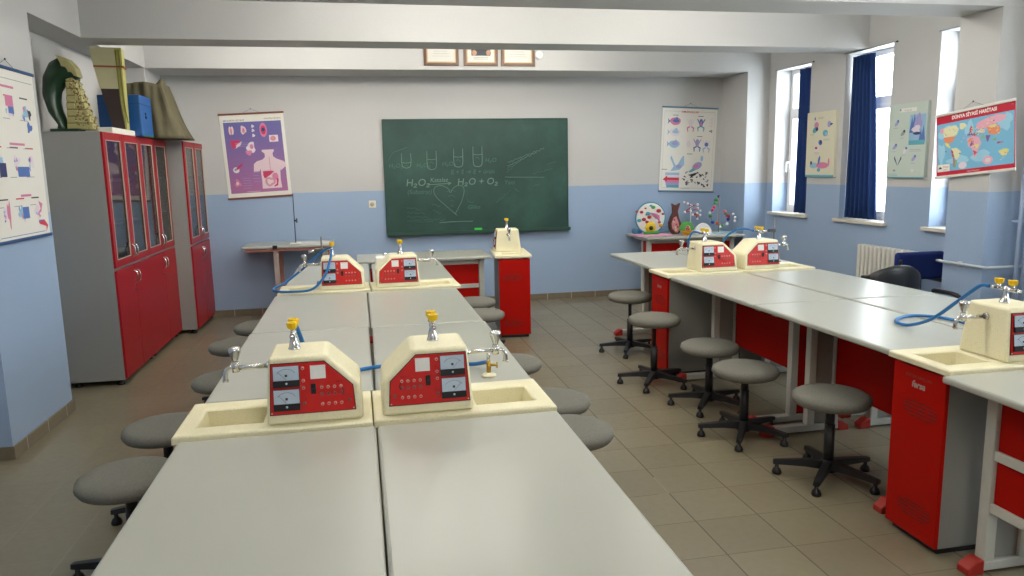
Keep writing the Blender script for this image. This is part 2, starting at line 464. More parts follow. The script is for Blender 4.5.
# right bench
table(2.629, 3.479, R(.5), 'grey aisle-side lab table of the right bench, just behind the near red sink cabinet')
table(2.613, 4.717, R(.7), 'grey aisle-side lab table of the right bench, in front of the far sink')
table(3.285, 3.475, PI+R(1.0), 'grey window-side lab table of the right bench, its edge by the black chair')
table(3.275, 4.730, PI+R(1.2), 'grey window-side lab table of the right bench, in front of the far sink')
table(2.675, 6.362, R(0), 'grey lab table at the far end of the right bench, aisle side')
table(3.310, 6.365, PI, 'grey lab table at the far end of the right bench, window side')
table(2.600, 1.872, PI+R(0), 'grey topped lab table at the bottom right corner with red panels towards the aisle', 'laboratory tables of the two benches', T3)
# teacher's desk, wall tables
table(.562, 7.50, -PI/2+R(1.0), 'teacher desk with grey top and two red panels under the chalkboard', 'demonstration and wall tables', T1)
table(3.905, 8.68, -PI/2, 'grey side table against the back wall carrying the science models', 'demonstration and wall tables', T2)
def side_table():
    root = thing('side_table', 'small pale table with pinkish legs against the back wall under the purple chart', 'table', (-.84, 8.74, 0))
    h = .865; pk = mat('pinkish_steel', '#a8786c', .5)
    mb = MB(); mb.box(-.48, .48, -.29, .29, h-.025, h, M_top, .008, 3); mb.build('tabletop', root)
    mb = MB(); mb.box(-.45, .45, -.26, -.24, h-.06, h-.025, pk); mb.box(-.45, .45, .24, .26, h-.06, h-.025, pk); mb.build('apron', root)
    for x in (-.13, .40):
        for y in (-.23, .23):
            mb = MB(); mb.box(x-.025, x+.025, y-.025, y+.025, .0, h-.06, pk if y > 0 else mat('grey_pink_steel', '#9a8c86', .5), .004); mb.build('leg', root)
        mb = MB(); mb.box(x-.025, x+.025, -.24, .24, h-.06, h-.026, pk); mb.build('leg_beam', root)
    mb = MB(); mb.box(-.155, -.105, -.30, -.27, h-.03, h+.008, M_blk, .004); mb.build('bracket', root)
side_table()

# ------------------------------------------------------------------ sink units
def make_unit(s, label):
    """s=1: basin on the left; s=-1: mirrored. Panel looks towards -Y."""
    root = thing('sink_unit', label, 'laboratory sink', (0, 0, 0), 0, 'sink units with instrument consoles')
    X = lambda x: x*s
    def bx(mb, x0, x1, *a, **k):
        mb.box(min(X(x0), X(x1)), max(X(x0), X(x1)), *a, **k)
    # cabinet carcass (open boards around the basin)
    mb = MB()
    bx(mb, -.28, .30, -.140, -.122, .03, .785, M_grey, bevel=.002); bx(mb, -.28, .30, .142, .160, .03, .785, M_grey, bevel=.002)
    bx(mb, .282, .30, -.122, .142, .03, .785, M_grey); bx(mb, -.28, .282, -.122, .142, .03, .05, M_grey)
    mb.build('cabinet', root)
    mb = MB(); bx(mb, -.27, .29, -.125, .145, 0, .03, M_blk); mb.build('plinth', root)
    # red front with slots
    mb = MB(); bx(mb, -.300, -.281, -.143, .163, .032, .783, M_red, bevel=.003)
    door = mb.build('red_front', root)
    M_slot = mat('dark_slot', '#6d0a05', .7)
    for zc in (.60, .15):
        mb = MB()
        for k in range(5):
            w = .055 if k in (0, 4) else .085
            for j in range(3):
                y = -.02 + (j-1)*w*.8 + (k-2)*.012*s*0
                bx(mb, -.3012, -.2985, y+.01-w*.33, y+.01+w*.33, zc+(k-2)*.016-.0035, zc+(k-2)*.016+.0035, M_slot)
        mb.build('vent_slots', door)
    mb = MB()
    gl = mat('pale_print', '#a08c86', .5)
    # lettering reads left to right when looking along +X (s=1) / -X (s=-1)
    pl = (lambda z0: (lambda u, v, w: (X(-.3011), (.01 - u)*s if s == 1 else (.01 + u), z0+v)))
    mb.text('fersa', gl, .040, pl(.695), bold=.0015, shear=.2)
    mb.text('EĞİTİM ARAÇLARI', mat('dull_print', '#7c4038', .6), .018, pl(.735))
    mb.build('lettering', door)
    # slab with basin
    mb = MB()
    bm = mb.bm
    ex = [-.32, -.262, -.045, .32]; ey = [-.18, -.098, .098, .18]; zt, zb2, zd = .825, .798, .70
    V = {}
    def vv(x, y, z):
        k = (round(x, 4), round(y, 4), round(z, 4))
        if k not in V: V[k] = bm.verts.new((X(x), y, z))
        return V[k]
    fs = []
    for i in range(3):
        for j in range(3):
            for z in (zt, zb2):
                if i == 1 and j == 1: continue
                fs.append(bm.faces.new([vv(ex[i], ey[j], z), vv(ex[i+1], ey[j], z), vv(ex[i+1], ey[j+1], z), vv(ex[i], ey[j+1], z)]))
    for i in range(3):
        for y in (ey[0], ey[3]): fs.append(bm.faces.new([vv(ex[i], y, zt), vv(ex[i+1], y, zt), vv(ex[i+1], y, zb2), vv(ex[i], y, zb2)]))
        for x in (ex[0], ex[3]): fs.append(bm.faces.new([vv(x, ey[i], zt), vv(x, ey[i+1], zt), vv(x, ey[i+1], zb2), vv(x, ey[i], zb2)]))
    b = [(ex[1], ey[1]), (ex[2], ey[1]), (ex[2], ey[2]), (ex[1], ey[2])]
    i_ = [(ex[1]+.02, ey[1]+.015), (ex[2]-.01, ey[1]+.015), (ex[2]-.01, ey[2]-.015), (ex[1]+.02, ey[2]-.015)]
    for k in range(4):
        (p, q), (u, w) = (b[k], b[(k+1) % 4]), (i_[k], i_[(k+1) % 4])
        fs.append(bm.faces.new([vv(*p, zt), vv(*q, zt), vv(*w, zd), vv(*u, zd)]))
        (u2, w2) = ((b[k][0], b[k][1]), (b[(k+1) % 4][0], b[(k+1) % 4][1]))
        fs.append(bm.faces.new([vv(*p, zb2), vv(*q, zb2), vv(*w2, zd-.015), vv(*u2, zd-.015)]))
    fs.append(bm.faces.new([vv(*k, zd) for k in i_])); fs.append(bm.faces.new([vv(*k, zd-.015) for k in b]))
    mb._tag(fs, M_terr)
    es = [e for e in bm.edges if all(abs(v.co.z-zt) < 1e-5 for v in e.verts) and len(e.link_faces) == 2 and any(abs(f.calc_center_median().z-zt) > 1e-4 for f in e.link_faces)]
    bmesh.ops.recalc_face_normals(bm, faces=bm.faces)
    q = bmesh.ops.bevel(bm, geom=es, offset=.009, segments=3, affect='EDGES', profile=.5)
    for f in q['faces']: f.smooth = True
    slab = mb.build('sink_top', root)
    mb = MB(); mb.lathe([(.0, .701), (.016, .701), (.018, .704), (.012, .7045), (.006, .702)], M_chrome, (X(-.15), 0, 0), 14); mb.build('drain', slab)
    # console housing: bottom bigger than top, one corner cut off
    bot = [(-.026, -.152), (.283, -.152), (.283, .112), (-.026, .112)]
    mb = MB()
    prof = [(-.028, .824), (.290, .824), (.284, .948), (.176, 1.053), (-.012, 1.053)]
    yf = lambda z: -.152 + (z-.824)*.11
    yb = lambda z: .112 - (z-.824)*.10
    A = [mb.bm.verts.new((X(x), yf(z), z)) for x, z in prof]; B = [mb.bm.verts.new((X(x), yb(z), z)) for x, z in prof]
    fs = [mb.bm.faces.new(A), mb.bm.faces.new(B[::-1])] + [mb.bm.faces.new((A[k], B[k], B[(k+1) % 5], A[(k+1) % 5])) for k in range(5)]
    bmesh.ops.recalc_face_normals(mb.bm, faces=mb.bm.faces)
    q = bmesh.ops.bevel(mb.bm, geom=[e for e in mb.bm.edges], offset=.014, segments=3, affect='EDGES', profile=.5)
    mb._tag(mb.bm.faces, M_terr)
    for f in q['faces']: f.smooth = True
    mb.build('console_housing', root)
    # instrument panel, on the sloping front
    P = lambda u, z, d=0: (X(u), yf(z)-.0006-d, z)
    mb = MB()
    poly = [(-.012, .862), (.264, .862), (.258, .944), (.168, 1.029), (-.003, 1.029)]
    def plate(mb, poly, m, d0, d1):
        a = [mb.bm.verts.new(P(u, z, d0)) for u, z in poly]; c = [mb.bm.verts.new(P(u, z, d1)) for u, z in poly]
        n = len(poly)
        f = [mb.bm.faces.new(a), mb.bm.faces.new(c[::-1])] + [mb.bm.faces.new((a[k], c[k], c[(k+1) % n], a[(k+1) % n])) for k in range(n)]
        mb._tag(f, m)
    rect = lambda u0, u1, z0, z1: [(u0, z0), (u1, z0), (u1, z1), (u0, z1)]
    plate(mb, [(-.015, .859), (.267, .859), (.261, .945), (.169, 1.032), (-.006, 1.032)], mat('panel_edge', '#3a0606', .4), -.001, .0015)
    plate(mb, poly, M_panel, 0, .003)
    # printed marks on the panel (u runs outwards for both hands, so flip text when mirrored)
    def tx(t, u, z, size, m=M_dark):
        mb.text(t, m, size, lambda a, b_, c: P(u + a*s, z+b_, .0034))
    tx('A', .104, .985, .009); tx('V', .104, .905, .009); tx('12 V', .128, .990, .007); tx('220 V', .215, .957, .009)
    for (u0, z0) in ((.222, .915),):
        plate(mb, [(u0, z0), (u0+.004, z0+.0), (u0+.008, z0+.012), (u0+.006, z0+.013)], M_dark, .0031, .0033)
        plate(mb, [(u0+.008, z0+.012), (u0+.006, z0+.011), (u0, z0+.024), (u0+.004, z0+.024)], M_dark, .0031, .0033)
    pan = mb.build('instrument_panel', root)
    for zc in (.988, .910):
        mb = MB()
        o_ = -.001 if zc > .95 else -.003
        plate(mb, rect(o_+.002, o_+.088, zc-.035, zc+.035), M_dark, .003, .006)
        plate(mb, rect(o_+.002, o_+.088, zc-.034, zc-.012), M_dark, .006, .013)
        plate(mb, rect(o_+.004, o_+.086, zc-.012, zc+.034), M_meter, .006, .010)
        pts = []
        for k in range(13):
            t = PI*(.2+.6*k/12); pts.append(P(o_+.045+.036*math.cos(t)*1., zc-.008+.034*math.sin(t), .0105))
        mb.tube(pts, .0006, M_ink, 4, 1)
        mb.tube([P(o_+.045, zc-.010, .0105), P(o_+.018, zc+.018, .0105)], .0005, M_dark, 4, 1)
        plate(mb, rect(o_+.041, o_+.049, zc+.0, zc+.008), M_ink, .0101, .0104)
        mb.sphere(P(o_+.045, zc-.022, .013), .004, M_meter, 8, 6)
        mb.build('meter', pan)
    mb = MB(); plate(mb, rect(.122, .172, .974, 1.019), M_white, .003, .006); mb.build('cover_plate', pan)
    mb = MB(); plate(mb, rect(.122, .138, .925, .958), M_dark, .003, .009); plate(mb, rect(.125, .135, .929, .943), M_blk, .009, .012); mb.build('rocker_switch', pan)
    jacks = [(.098, 1.012), (.098, .970), (.098, .946), (.098, .893)] + [(u, z) for z in (.944, .921, .888) for u in (.157, .178, .199, .220)] + [(.246, .894)]
    j0 = None
    for u, z in jacks:
        mb = MB()
        dk = mat('jack_grey', '#5b5b58', .4) if abs(z-.921) < .001 or (u, z) in ((.098, .973), (.098, .893), (.246, .894)) else mat('jack_pale', '#c9a79a', .4)
        c = Vector(P(u, z, 0)); mb.cyl(c+Vector((0, -.002, 0)), c+Vector((0, -.009, 0)), .0056, .0048, dk, 10)
        mb.cyl(c+Vector((0, -.009, 0)), c+Vector((0, -.0094, 0)), .0026, .0026, M_panel, 8); mb.build('jack_socket', pan)
    for u, z in ((-.008, .867), (.259, .867)):
        mb = MB(); c = Vector(P(u, z, .003)); mb.cyl(c, c+Vector((0, -.002, 0)), .0035, .003, M_chrome, 8); mb.build('screw', pan)
    # faucet
    mb = MB(); yy = -.02; zz = 1.0
    mb.cyl((X(-.018), yy, zz), (X(-.028), yy, zz), .016, .013, M_chrome)
    mb.cyl((X(-.028), yy, zz), (X(-.14), yy, zz), .0085, .0085, M_chrome)
    mb.cyl((X(-.132), yy, zz-.014), (X(-.132), yy, zz+.022), .013, .012, M_chrome)
    mb.tube([(X(-.135), yy, zz-.002), (X(-.152), yy, zz), (X(-.166), yy, zz-.014), (X(-.168), yy, zz-.043)], .0085, M_chrome)
    mb.cyl((X(-.168), yy, zz-.040), (X(-.168), yy, zz-.048), .0105, .0105, M_chrome)
    fa = mb.build('faucet', root)
    mb = MB(); mb.lathe([(.008, .020), (.010, .026), (.019, .052), (.022, .064), (.018, .072), (.006, .075)], M_chrome, (X(-.132), yy, zz), 10); mb.build('faucet_handle', fa)
    # gas valve with two outlets along Y
    gx = .066 if s == 1 else .098
    mb = MB(); mb.lathe([(.021, 1.049), (.021, 1.058), (.018, 1.061), (.010, 1.102), (.011, 1.112), (.007, 1.124)], M_chrome, (X(gx), -.02, 0), 18)
    mb.cyl((X(gx), -.075, 1.112), (X(gx), .035, 1.112), .0075, .0075, M_chrome)
    for e, d in ((-.075, -1), (.035, 1)):
        mb.cyl((X(gx), e, 1.112), (X(gx), e+d*.03, 1.112), .0065, .0045, M_chrome)
        mb.cyl((X(gx), e+d*.008, 1.112), (X(gx), e+d*.012, 1.112), .0085, .0085, M_chrome)
    for e in (-.055, .015): mb.cyl((X(gx), e, 1.112), (X(gx), e, 1.132), .008, .006, M_chrome)
    gv = mb.build('gas_valve', root)
    for e in (-.055, .015):
        mb = MB(); mb.lathe([(.008, 1.130), (.016, 1.134), (.018, 1.142), (.019, 1.154), (.012, 1.1545), (.010, 1.151)], M_yel, (X(gx), e, 0), 8, smooth=False); mb.build('gas_knob', gv)
    return root
UL = make_unit(1, 'a'); UR = make_unit(-1, 'b')
def place(u, x, y, rz, label):
    u.location = (x, y, 0); u.rotation_euler = (0, 0, rz); u['label'] = label
place(UL, -.326, 2.645, R(.5), 'near left cream sink with red console on the left bench, tap pointing left')
place(UR, .318, 2.648, R(.5), 'near right cream sink with red console on the left bench, tap pointing right')
dup(UL, (-.305, 5.535, 0), R(1.0), 'far left cream sink of the left bench, wrapped by a looping blue hose')
dup(UR, (.345, 5.530, 0), R(2.0), 'far right cream sink of the left bench, its tap pointing towards the teacher desk')
dup(UL, (2.585, 5.526, 0), R(1.0), 'aisle-side cream sink with red cabinet at the far end of the right bench')
dup(UR, (3.230, 5.545, 0), R(1.0), 'window-side cream sink with red console at the far end of the right bench')
dup(UL, (2.592, 2.675, 0), R(0), 'cream sink on the large red cabinet at the right edge of the photo')
tu = dup(UR, (1.432, 7.365, 0), -PI/2-R(5), 'red cabinet with cream sink at the right end of the teacher desk')
for c in kids(tu):
    for g in kids(c):
        if g.name.startswith('lettering'): bpy.data.objects.remove(g)
for c in kids(tu):
    if c.name.startswith('gas_valve'):
        p = Matrix.Translation((-.098, -.02, 0)); c.matrix_local = p @ Matrix.Rotation(PI/2, 4, 'Z') @ p.inverted()

# ------------------------------------------------------------------ stools
def make_stool(h, arms_rot):
    root = thing('stool', '', 'stool', (0, 0, 0), 0, 'grey padded lab stools')
    mb = MB(); r = .198
    mb.lathe([(.02, h-.072), (r-.035, h-.070), (r-.012, h-.060), (r, h-.040), (r-.004, h-.018), (r-.028, h-.004), (r-.08, h+.001), (.02, h+.002)], M_fab, n=32)
    mb.build('seat', root)
    mb = MB(); mb.cyl((0, 0, h-.084), (0, 0, h-.070), .10, .10, M_blk, 20); mb.build('seat_plate', root)
    mb = MB()
    mb.cyl((0, 0, .085), (0, 0, .30), .027, .026, M_blk); mb.cyl((0, 0, .30), (0, 0, h-.08), .015, .015, M_blk)
    if h < .5: mb.cyl((0, 0, .29), (0, 0, h-.084), .024, .022, M_blk)
    mb.build('column', root)
    mb = MB(); mb.cyl((0, 0, .045), (0, 0, .105), .045, .036, M_blk, 20)
    for k in range(5):
        a = 2*PI*k/5+arms_rot; d = Vector((math.cos(a), math.sin(a), 0)); p = Vector((-d.y, d.x, 0))
        rings = []
        for t, w, z0, z1 in ((.02, .026, .055, .103), (.12, .022, .060, .094), (.262, .017, .056, .078), (.275, .014, .056, .076)):
            c = d*t
            rings.append([c-p*w+Vector((0, 0, z0)), c+p*w+Vector((0, 0, z0)), c+p*w*.8+Vector((0, 0, z1)), c-p*w*.8+Vector((0, 0, z1))])
        mb.ring_loft(rings, M_blk, smooth=False)
    mb.build('base', root)
    for k in range(5):
        a = 2*PI*k/5+arms_rot; x, y = .255*math.cos(a), .255*math.sin(a)
        mb = MB(); mb.lathe([(.024, .0), (.026, .010), (.020, .026), (.010, .036), (.010, .058)], M_blk, (x, y, 0), 12); mb.build('foot_glide', root)
    return root
SA = make_stool(.475, .25); SB = make_stool(.535, .1); SC = make_stool(.452, .1)
used = set()
def stool(p, x, y, rz, label):
    if p not in used:
        used.add(p); p.location = (x, y, 0); p.rotation_euler = (0, 0, rz); p['label'] = label; return p
    return dup(p, (x, y, 0), rz, label)
stool(SA, 2.35, 3.36, R(66), 'grey padded stool next to the near red sink cabinet of the right bench')
stool(SC, 2.225, 4.03, R(14.3), 'grey padded stool second from the camera along the right bench')
stool(SC, 2.285, 4.63, R(10), 'grey padded stool third from the camera along the right bench')
stool(SB, 2.125, 5.235, R(14.3), 'tall grey padded stool right in front of the far red cabinet, right bench')
stool(SB, 2.30, 6.24, R(20), 'tall grey padded stool beyond the far red cabinet, farthest along the right bench')
stool(SA, -.99, 3.12, R(10), 'large grey padded stool at the left, nearest the camera of the left row')
stool(SA, -.99, 3.72, R(30), 'grey padded stool beside the near left sink, second on the left of the left bench')
stool(SA, -.85, 4.54, R(50), 'grey stool third on the left of the left bench, a sliver past the tabletop')
stool(SA, -.93, 5.47, R(15), 'grey padded stool fourth on the left of the left bench, before the looping hose')
stool(SA, -.86, 6.10, R(0), 'grey padded stool farthest on the left of the left bench')
stool(SA, .895, 3.20, R(0), 'grey stool beside the right edge of the near tabletop, nearest of its row')
stool(SA, .925, 3.66, R(22), 'grey padded stool beside the near right sink, second on the right of the left bench')
stool(SA, .855, 4.46, R(35), 'grey padded stool third on the right of the left bench, half hidden by the tabletop')
stool(SA, .93, 6.10, R(5), 'grey padded stool in front of the red cabinet of the teacher desk')
stool(SA, .96, 6.70, R(50), 'grey stool farthest right of the left bench, in front of the teacher desk')
stool(SA, -.80, 2.06, R(48), 'stool at the bottom left, one black foot arm showing beside the near table')

# ------------------------------------------------------------------ cupboards
def make_cupboard(W=.952, D=.41, H=1.995):
    """origin floor, back left; front looks +X, width along Y from 0 to W"""
    root = thing('cupboard', '', 'cupboard', (0, 0, 0), 0, 'red and grey glass fronted cupboards')
    t = .018
    mb = MB()
    mb.box(0, D, 0, t, .045, H, M_cup, .002); mb.box(0, D, W-t, W, .045, H, M_cup, .002)
    mb.box(0, D, t, W-t, H-t, H, M_cup, .002); mb.box(0, D, t, W-t, .045, .045+t, M_cup); mb.box(0, .008, t, W-t, .06, H-t, M_cup)
    mb.box(.01, D-.005, t, W-t, .92, .938, M_cup)
    mb.build('carcass', root)
    for z in (1.27, 1.62): mb = MB(); mb.box(.01, D-.03, t, W-t, z, z+.016, M_cup); mb.build('shelf', root)
    for x, y in ((.05, .06), (.05, W-.06), (D-.05, .06), (D-.05, W-.06)):
        mb = MB(); mb.lathe([(.03, 0), (.03, .012), (.02, .02), (.02, .045)], M_blk, (x, y, 0), 12); mb.build('foot', root)
    g = .003; hw = W/2
    for k in (0, 1):
        y0, y1 = k*hw+g, (k+1)*hw-g
        # lower solid door
        mb = MB(); mb.box(D, D+.018, y0, y1, .055, .918, M_cred, .003); lo = mb.build('lower_door', root)
        yh = y1-.035 if k == 0 else y0+.035
        hnd = [(D+.018, yh, 0), (D+.04, yh, .012), (D+.046, yh, .05), (D+.04, yh, .088), (D+.018, yh, .10)]
        mb = MB(); mb.tube([(a, b, c+.77) for a, b, c in hnd], .006, M_chrome); mb.build('door_handle', lo)
        if k == 0:
            mb = MB(); mb.cyl((D+.018, yh, .71), (D+.024, yh, .71), .011, .011, M_blk, 12); mb.build('lock', lo)
        # upper glazed door
        mb = MB(); z0, z1, f = .942, H-.002, .058
        mb.box(D, D+.018, y0, y0+f, z0, z1, M_cred, .003); mb.box(D, D+.018, y1-f, y1, z0, z1, M_cred, .003)
        mb.box(D, D+.018, y0+f, y1-f, z0, z0+f, M_cred, .003); mb.box(D, D+.018, y0+f, y1-f, z1-f, z1, M_cred, .003)
        up = mb.build('glass_door', root)
        mb = MB(); mb.box(D+.005, D+.009, y0+f, y1-f, z0+f, z1-f, M_smoke); mb.build('pane', up)
        mb = MB()
        bd = mat('pale_beading', '#b9a99a', .4)
        for a, b in ((y0+f, y0+f+.006), (y1-f-.006, y1-f)): mb.box(D+.012, D+.021, a, b, z0+f, z1-f, bd)
        for a, b in ((z0+f, z0+f+.006), (z1-f-.006, z1-f)): mb.box(D+.012, D+.021, y0+f+.006, y1-f-.006, a, b, bd)
        mb.build('beading', up)
        mb = MB(); mb.tube([(a, b, c+.99) for a, b, c in hnd], .006, M_chrome); mb.build('door_handle', up)
        mb = MB()
        for dz in (0, .045):
            mb.cyl((D+.004, yh+(.055 if k else -.055), 1.10+dz*0), (D+.014, yh+(.055 if k else -.055), 1.10+dz*0), .016, .016, M_blk, 12)
        mb.box(D+.009, D+.013, min(yh, yh+(.1 if k else -.1)), max(yh, yh+(.1 if k else -.1)), 1.075, 1.085, M_blk)
        mb.build('latch', up)
    return root
CU = make_cupboard()
CU.location = (XL+.034, 6.262, 0); CU['label'] = 'red and grey glass fronted cupboard nearest the camera, under the green leaf model'
dup(CU, (XL+.030, 7.217, 0), 0, 'middle one of the three red glass fronted cupboards, its top under the khaki cloth')
dup(CU, (-2.115-.07, 8.172, 0), 0, 'far red glass fronted cupboard in the back left corner, standing slightly forward')
# paper inside second door
mb = MB(); mb.box(0, .0015, 0, .10, 0, .45, mat('paper_notice', '#d3d8e2', .6))
o = mb.build('paper_notice'); o.location = (XL+.034+.398, 6.262+.56, 1.28); tag(o, 'long white paper sheet seen inside the first cupboard behind its right glass door', 'paper')

exec_items = True
# ------------------------------------------------------------------ things on the cupboards
CT = 1.995
def leaf_model():
    root = thing('leaf_section_model', 'dark green curled leaf section model with yellow stepped layers on the first cupboard', 'science model', (-2.18, 6.40, CT)); root.scale = (.88, 1.1, 1.12)
    g = mat('leaf_green', '#17331f', .3, vary=.35, vscale=20); y = mat('leaf_yellow', '#a39c6a', .45, vary=.2, vscale=30); br = mat('leaf_line', '#6d5d25', .6)
    # curled leaf: crescent in the x-z plane, thick in y
    out = []; inn = []
    pts_o = [(-.10, .0), (-.085, .05), (-.155, .14), (-.185, .26), (-.165, .38), (-.10, .47), (-.03, .50), (.06, .475), (.115, .42), (.13, .375)]
    pts_i = [(.0, .0), (-.015, .05), (-.02, .08), (-.045, .14), (-.055, .20), (-.04, .26), (.0, .305), (.05, .335), (.09, .345), (.13, .37)]
    mb = MB(); n = len(pts_o)
    rings = []
    for (a, b), (c, d) in zip(pts_o, pts_i):
        mx, mz = (a+c)/2, (b+d)/2
        ring = []
        for k in range(12):
            t = 2*PI*k/12
            f = (1+math.cos(t))/2
            ring.append((c+(a-c)*f, -.075*math.sin(t)*(1 if abs(a-c)+abs(b-d) > .03 else .5), d+(b-d)*f))
        rings.append(ring)
    mb.ring_loft(rings, g); mb.build('curled_leaf', root)
    mb = MB()
    prev = None
    for k in range(9):
        z = .33+.02*k*0
    crest = [(-.03, .505), (.06, .482), (.118, .425), (.135, .36), (.10, .37), (.09, .40), (.06, .39), (.05, .43), (.01, .43), (.005, .47)]
    mb.prism(crest, -.078, .03, y, 'y', .006); mb.build('torn_edge', root)
    mb = MB()
    for k in range(8):
        w = .105+.012*((k*37) % 5)/5
        x1 = .20-.016*k
        z = .015+.046*k
        mb.box(-.005+.004*k, x1, -.05, .075, z, z+.042, y, .006)
        mb.box(.0+.004*k, x1-.006, -.044, .07, z+.040, z+.048, br)
    mb.build('cell_layers', root)
    mb = MB()
    random.seed(3)
    for k in range(60):
        z = random.uniform(.02, .38); x1 = .20-.016*int((z-.015)/.046)
        mb.sphere((x1+.001, random.uniform(-.045, .07), z), random.uniform(.006, .011), [y, br, mat('leaf_pale', '#b5ae7c', .5), mat('leaf_olive', '#7d7644', .5)][k % 4], 7, 5)
    for k in range(90):
        z = random.uniform(.02, .37); x1 = .20-.016*int((z-.015)/.046); x0 = .075-.004*int(z/.046)
        mb.sphere((random.uniform(x0, x1), -.049, z), random.uniform(.005, .009), [br, mat('leaf_pale', '#b5ae7c', .5), mat('leaf_olive', '#7d7644', .5), mat('leaf_rust', '#7c6340', .5)][k % 4], 7, 5, (1, .5, 1))
    ct = mb.build('cell_texture', root); ct['kind'] = 'stuff'
    mb = MB(); mb.prism([(-.13, -.08), (.10, -.08), (.12, .0), (.08, .09), (-.11, .09)], 0, .022, g, 'z', .006); mb.build('base', root)
leaf_model()
root = thing('foam_board', 'flat white foam slab lying on the first cupboard under the tapered yellow model', 'foam slab', (-2.12, 6.86, CT))
mb = MB(); mb.box(-.2, .20, -.33, .28, .0, .045, mat('white_foam', '#d8d5cc', .8, vary=.05), .004); mb.build('slab', root)
def tooth_model():
    root = thing('skin_section_model', 'tall tapered pale yellow and dark brown section model leaning on the cupboard', 'science model', (-2.02, 6.93, CT+.0455), R(8))
    y = mat('model_cream', '#b3ae8a', .5, vary=.1, vscale=15); b = mat('model_brown', '#2b1b1b', .5); rd = mat('model_red_line', '#8a4a2a', .5); yy = mat('model_yellow', '#a39f58', .45, vary=.2, vscale=25)
    H = .66
    def rg(t, x0, x1, y0, y1):
        return [(x0, y0, t), (x1, y0, t), (x1, y1, t), (x0, y1, t)]
    # profile: broad at the top, narrow at the foot, bending right as it goes down
    def sect(z):
        t = z/H
        x0 = -.12+.115*(1-t)**1.2*1.0; x1 = .12-.02*(1-t)*0-.0+.03*(1-t)
        return x0, x1
    mb = MB(); R_ = []
    for k in range(9):
        z = H*(.50+.50*k/8); a, c = sect(z); R_.append(rg(z, a, c-.06, -.06, .10))
    mb.ring_loft(R_, y, smooth=False); mb.build('upper_layer', root)
    mb = MB(); R_ = []
    for k in range(7):
        z = H*(.0+.50*k/6); a, c = sect(z); R_.append(rg(z, a+.004, c-.06, -.058, .098))
    mb.ring_loft(R_, b, smooth=False); mb.build('dark_layer', root)
    mb = MB(); R_ = []
    for k in range(11):
        z = H*k/10; a, c = sect(z); w = .055*(.25+.75*k/10); R_.append(rg(z, c-.062, c-.062+w, -.055, .10))
    mb.ring_loft(R_, yy, smooth=False); mb.build('side_tissue', root)
    mb = MB(); z = H*.76; a, c = sect(z); mb.box(a-.003, c-.004, -.064, .103, z, z+.014, rd, .002); mb.build('red_line', root)
    mb = MB()
    for xx in (.075, .10):
        mb.tube([(xx+.015, -.058, .05), (xx, -.060, .25), (xx-.004, -.059, .64)], .005, mat('olive_line', '#7d7a2c', .5), 6)
    mb.build('vessels', root)
tooth_model()
root = thing('storage_box', 'bright blue box with a small lock on the cupboard beside the khaki cloth', 'box', (-2.03, 7.34, CT))
bl = mat('blue_painted_metal', '#14508f', .4)
mb = MB(); mb.box(-.17, .17, -.20, .16, .004, .355, bl, .008); mb.build('body', root)
mb = MB(); mb.box(-.172, .175, -.202, .162, .275, .279, mat('blue_dark', '#0a356b', .5)); mb.build('lid_seam', root)
mb = MB(); mb.cyl((.17, -.05, .17), (.180, -.05, .17), .016, .014, M_blk, 12); mb.box(.17, .176, -.07, -.03, .19, .21, M_blk, .002); mb.build('lock', root)
mb = MB(); mb.box(.165, .174, -.18, .14, .004, .012, mat('green_strip', '#2e7a3a', .6)); mb.build('base_strip', root)
# khaki cover
root = thing('cloth_cover', 'khaki cloth draped over a box on the middle cupboard', 'cloth cover', (-1.91, 7.93, CT))
kh = mat('khaki_cloth', '#5f5a48', .95, vary=.25, vscale=9, spec=.1, bump=1.0, bscale=14)
bm = bmesh.new()
mb = MB(); rings = []
N = 64
for k in range(15):
    t = k/14
    ring = []
    for i in range(N):
        a = 2*PI*i/N
        ca, sa = math.cos(a), math.sin(a)
        sq = 1/max(abs(ca), abs(sa)); sq = 1+(sq-1)*.82
        right = max(0, math.cos(a-.25))
        wx = .235-(.02+.10*right)*t; wy = .285-.025*t
        fold = 1+.05*math.sin(9*a+2*t)*(1-.5*t)+.035*math.sin(17*a-5*t)+.02*math.sin(29*a+6*t)
        flare = 1+.10*(1-t)**3
        top = .505+.075*math.exp(-((math.atan2(math.sin(a-.1), math.cos(a-.1)))**2)/.16)+.015*math.sin(3*a)
        ring.append((ca*sq*wx*fold*flare-.05*t, sa*sq*wy*fold*flare-.02*t, top*t+.004*(1-t)))
    rings.append(ring)
for s_, e in ((.8, .012), (.5, .01), (.2, .0), (.03, .0)):
    rings.append([((x+.05)*s_-.05, (y+.02)*s_-.02, .46+(z-.46)*s_+e) for x, y, z in rings[14]])
mb.ring_loft(rings, kh); mb.build('drape', root)

# ------------------------------------------------------------------ chalkboard
root = thing('chalkboard', 'large green chalkboard with chalk writing on the back wall', 'chalkboard', (1.386, YB, .9))
W2, H2 = 1.120, 1.345
mb = MB(); mb.box(-W2, W2, -.03, 0, 0, H2, M_board, .003); mb.build('board', root)
gf = mat('dark_green_frame', '#1c4236', .5)
mb = MB()
mb.box(-W2-.006, W2+.006, -.036, 0, H2-.006, H2+.008, gf, .003); mb.box(-W2-.008, -W2+.004, -.036, 0, 0, H2, gf, .003); mb.box(W2-.004, W2+.008, -.036, 0, 0, H2, gf, .003)
mb.build('frame', root)
mb = MB(); mb.box(-W2+.0, W2+.02, -.095, -.0, -.02, .0, gf, .004); mb.box(-W2+.0, W2+.02, -.10, -.088, -.02, .022, gf, .004); mb.build('chalk_tray', root)
M_chalk = mat('chalk', '#728d82', .9)
M_chalk2 = mat('chalk_faint', '#4f7366', .9)
mb = MB()
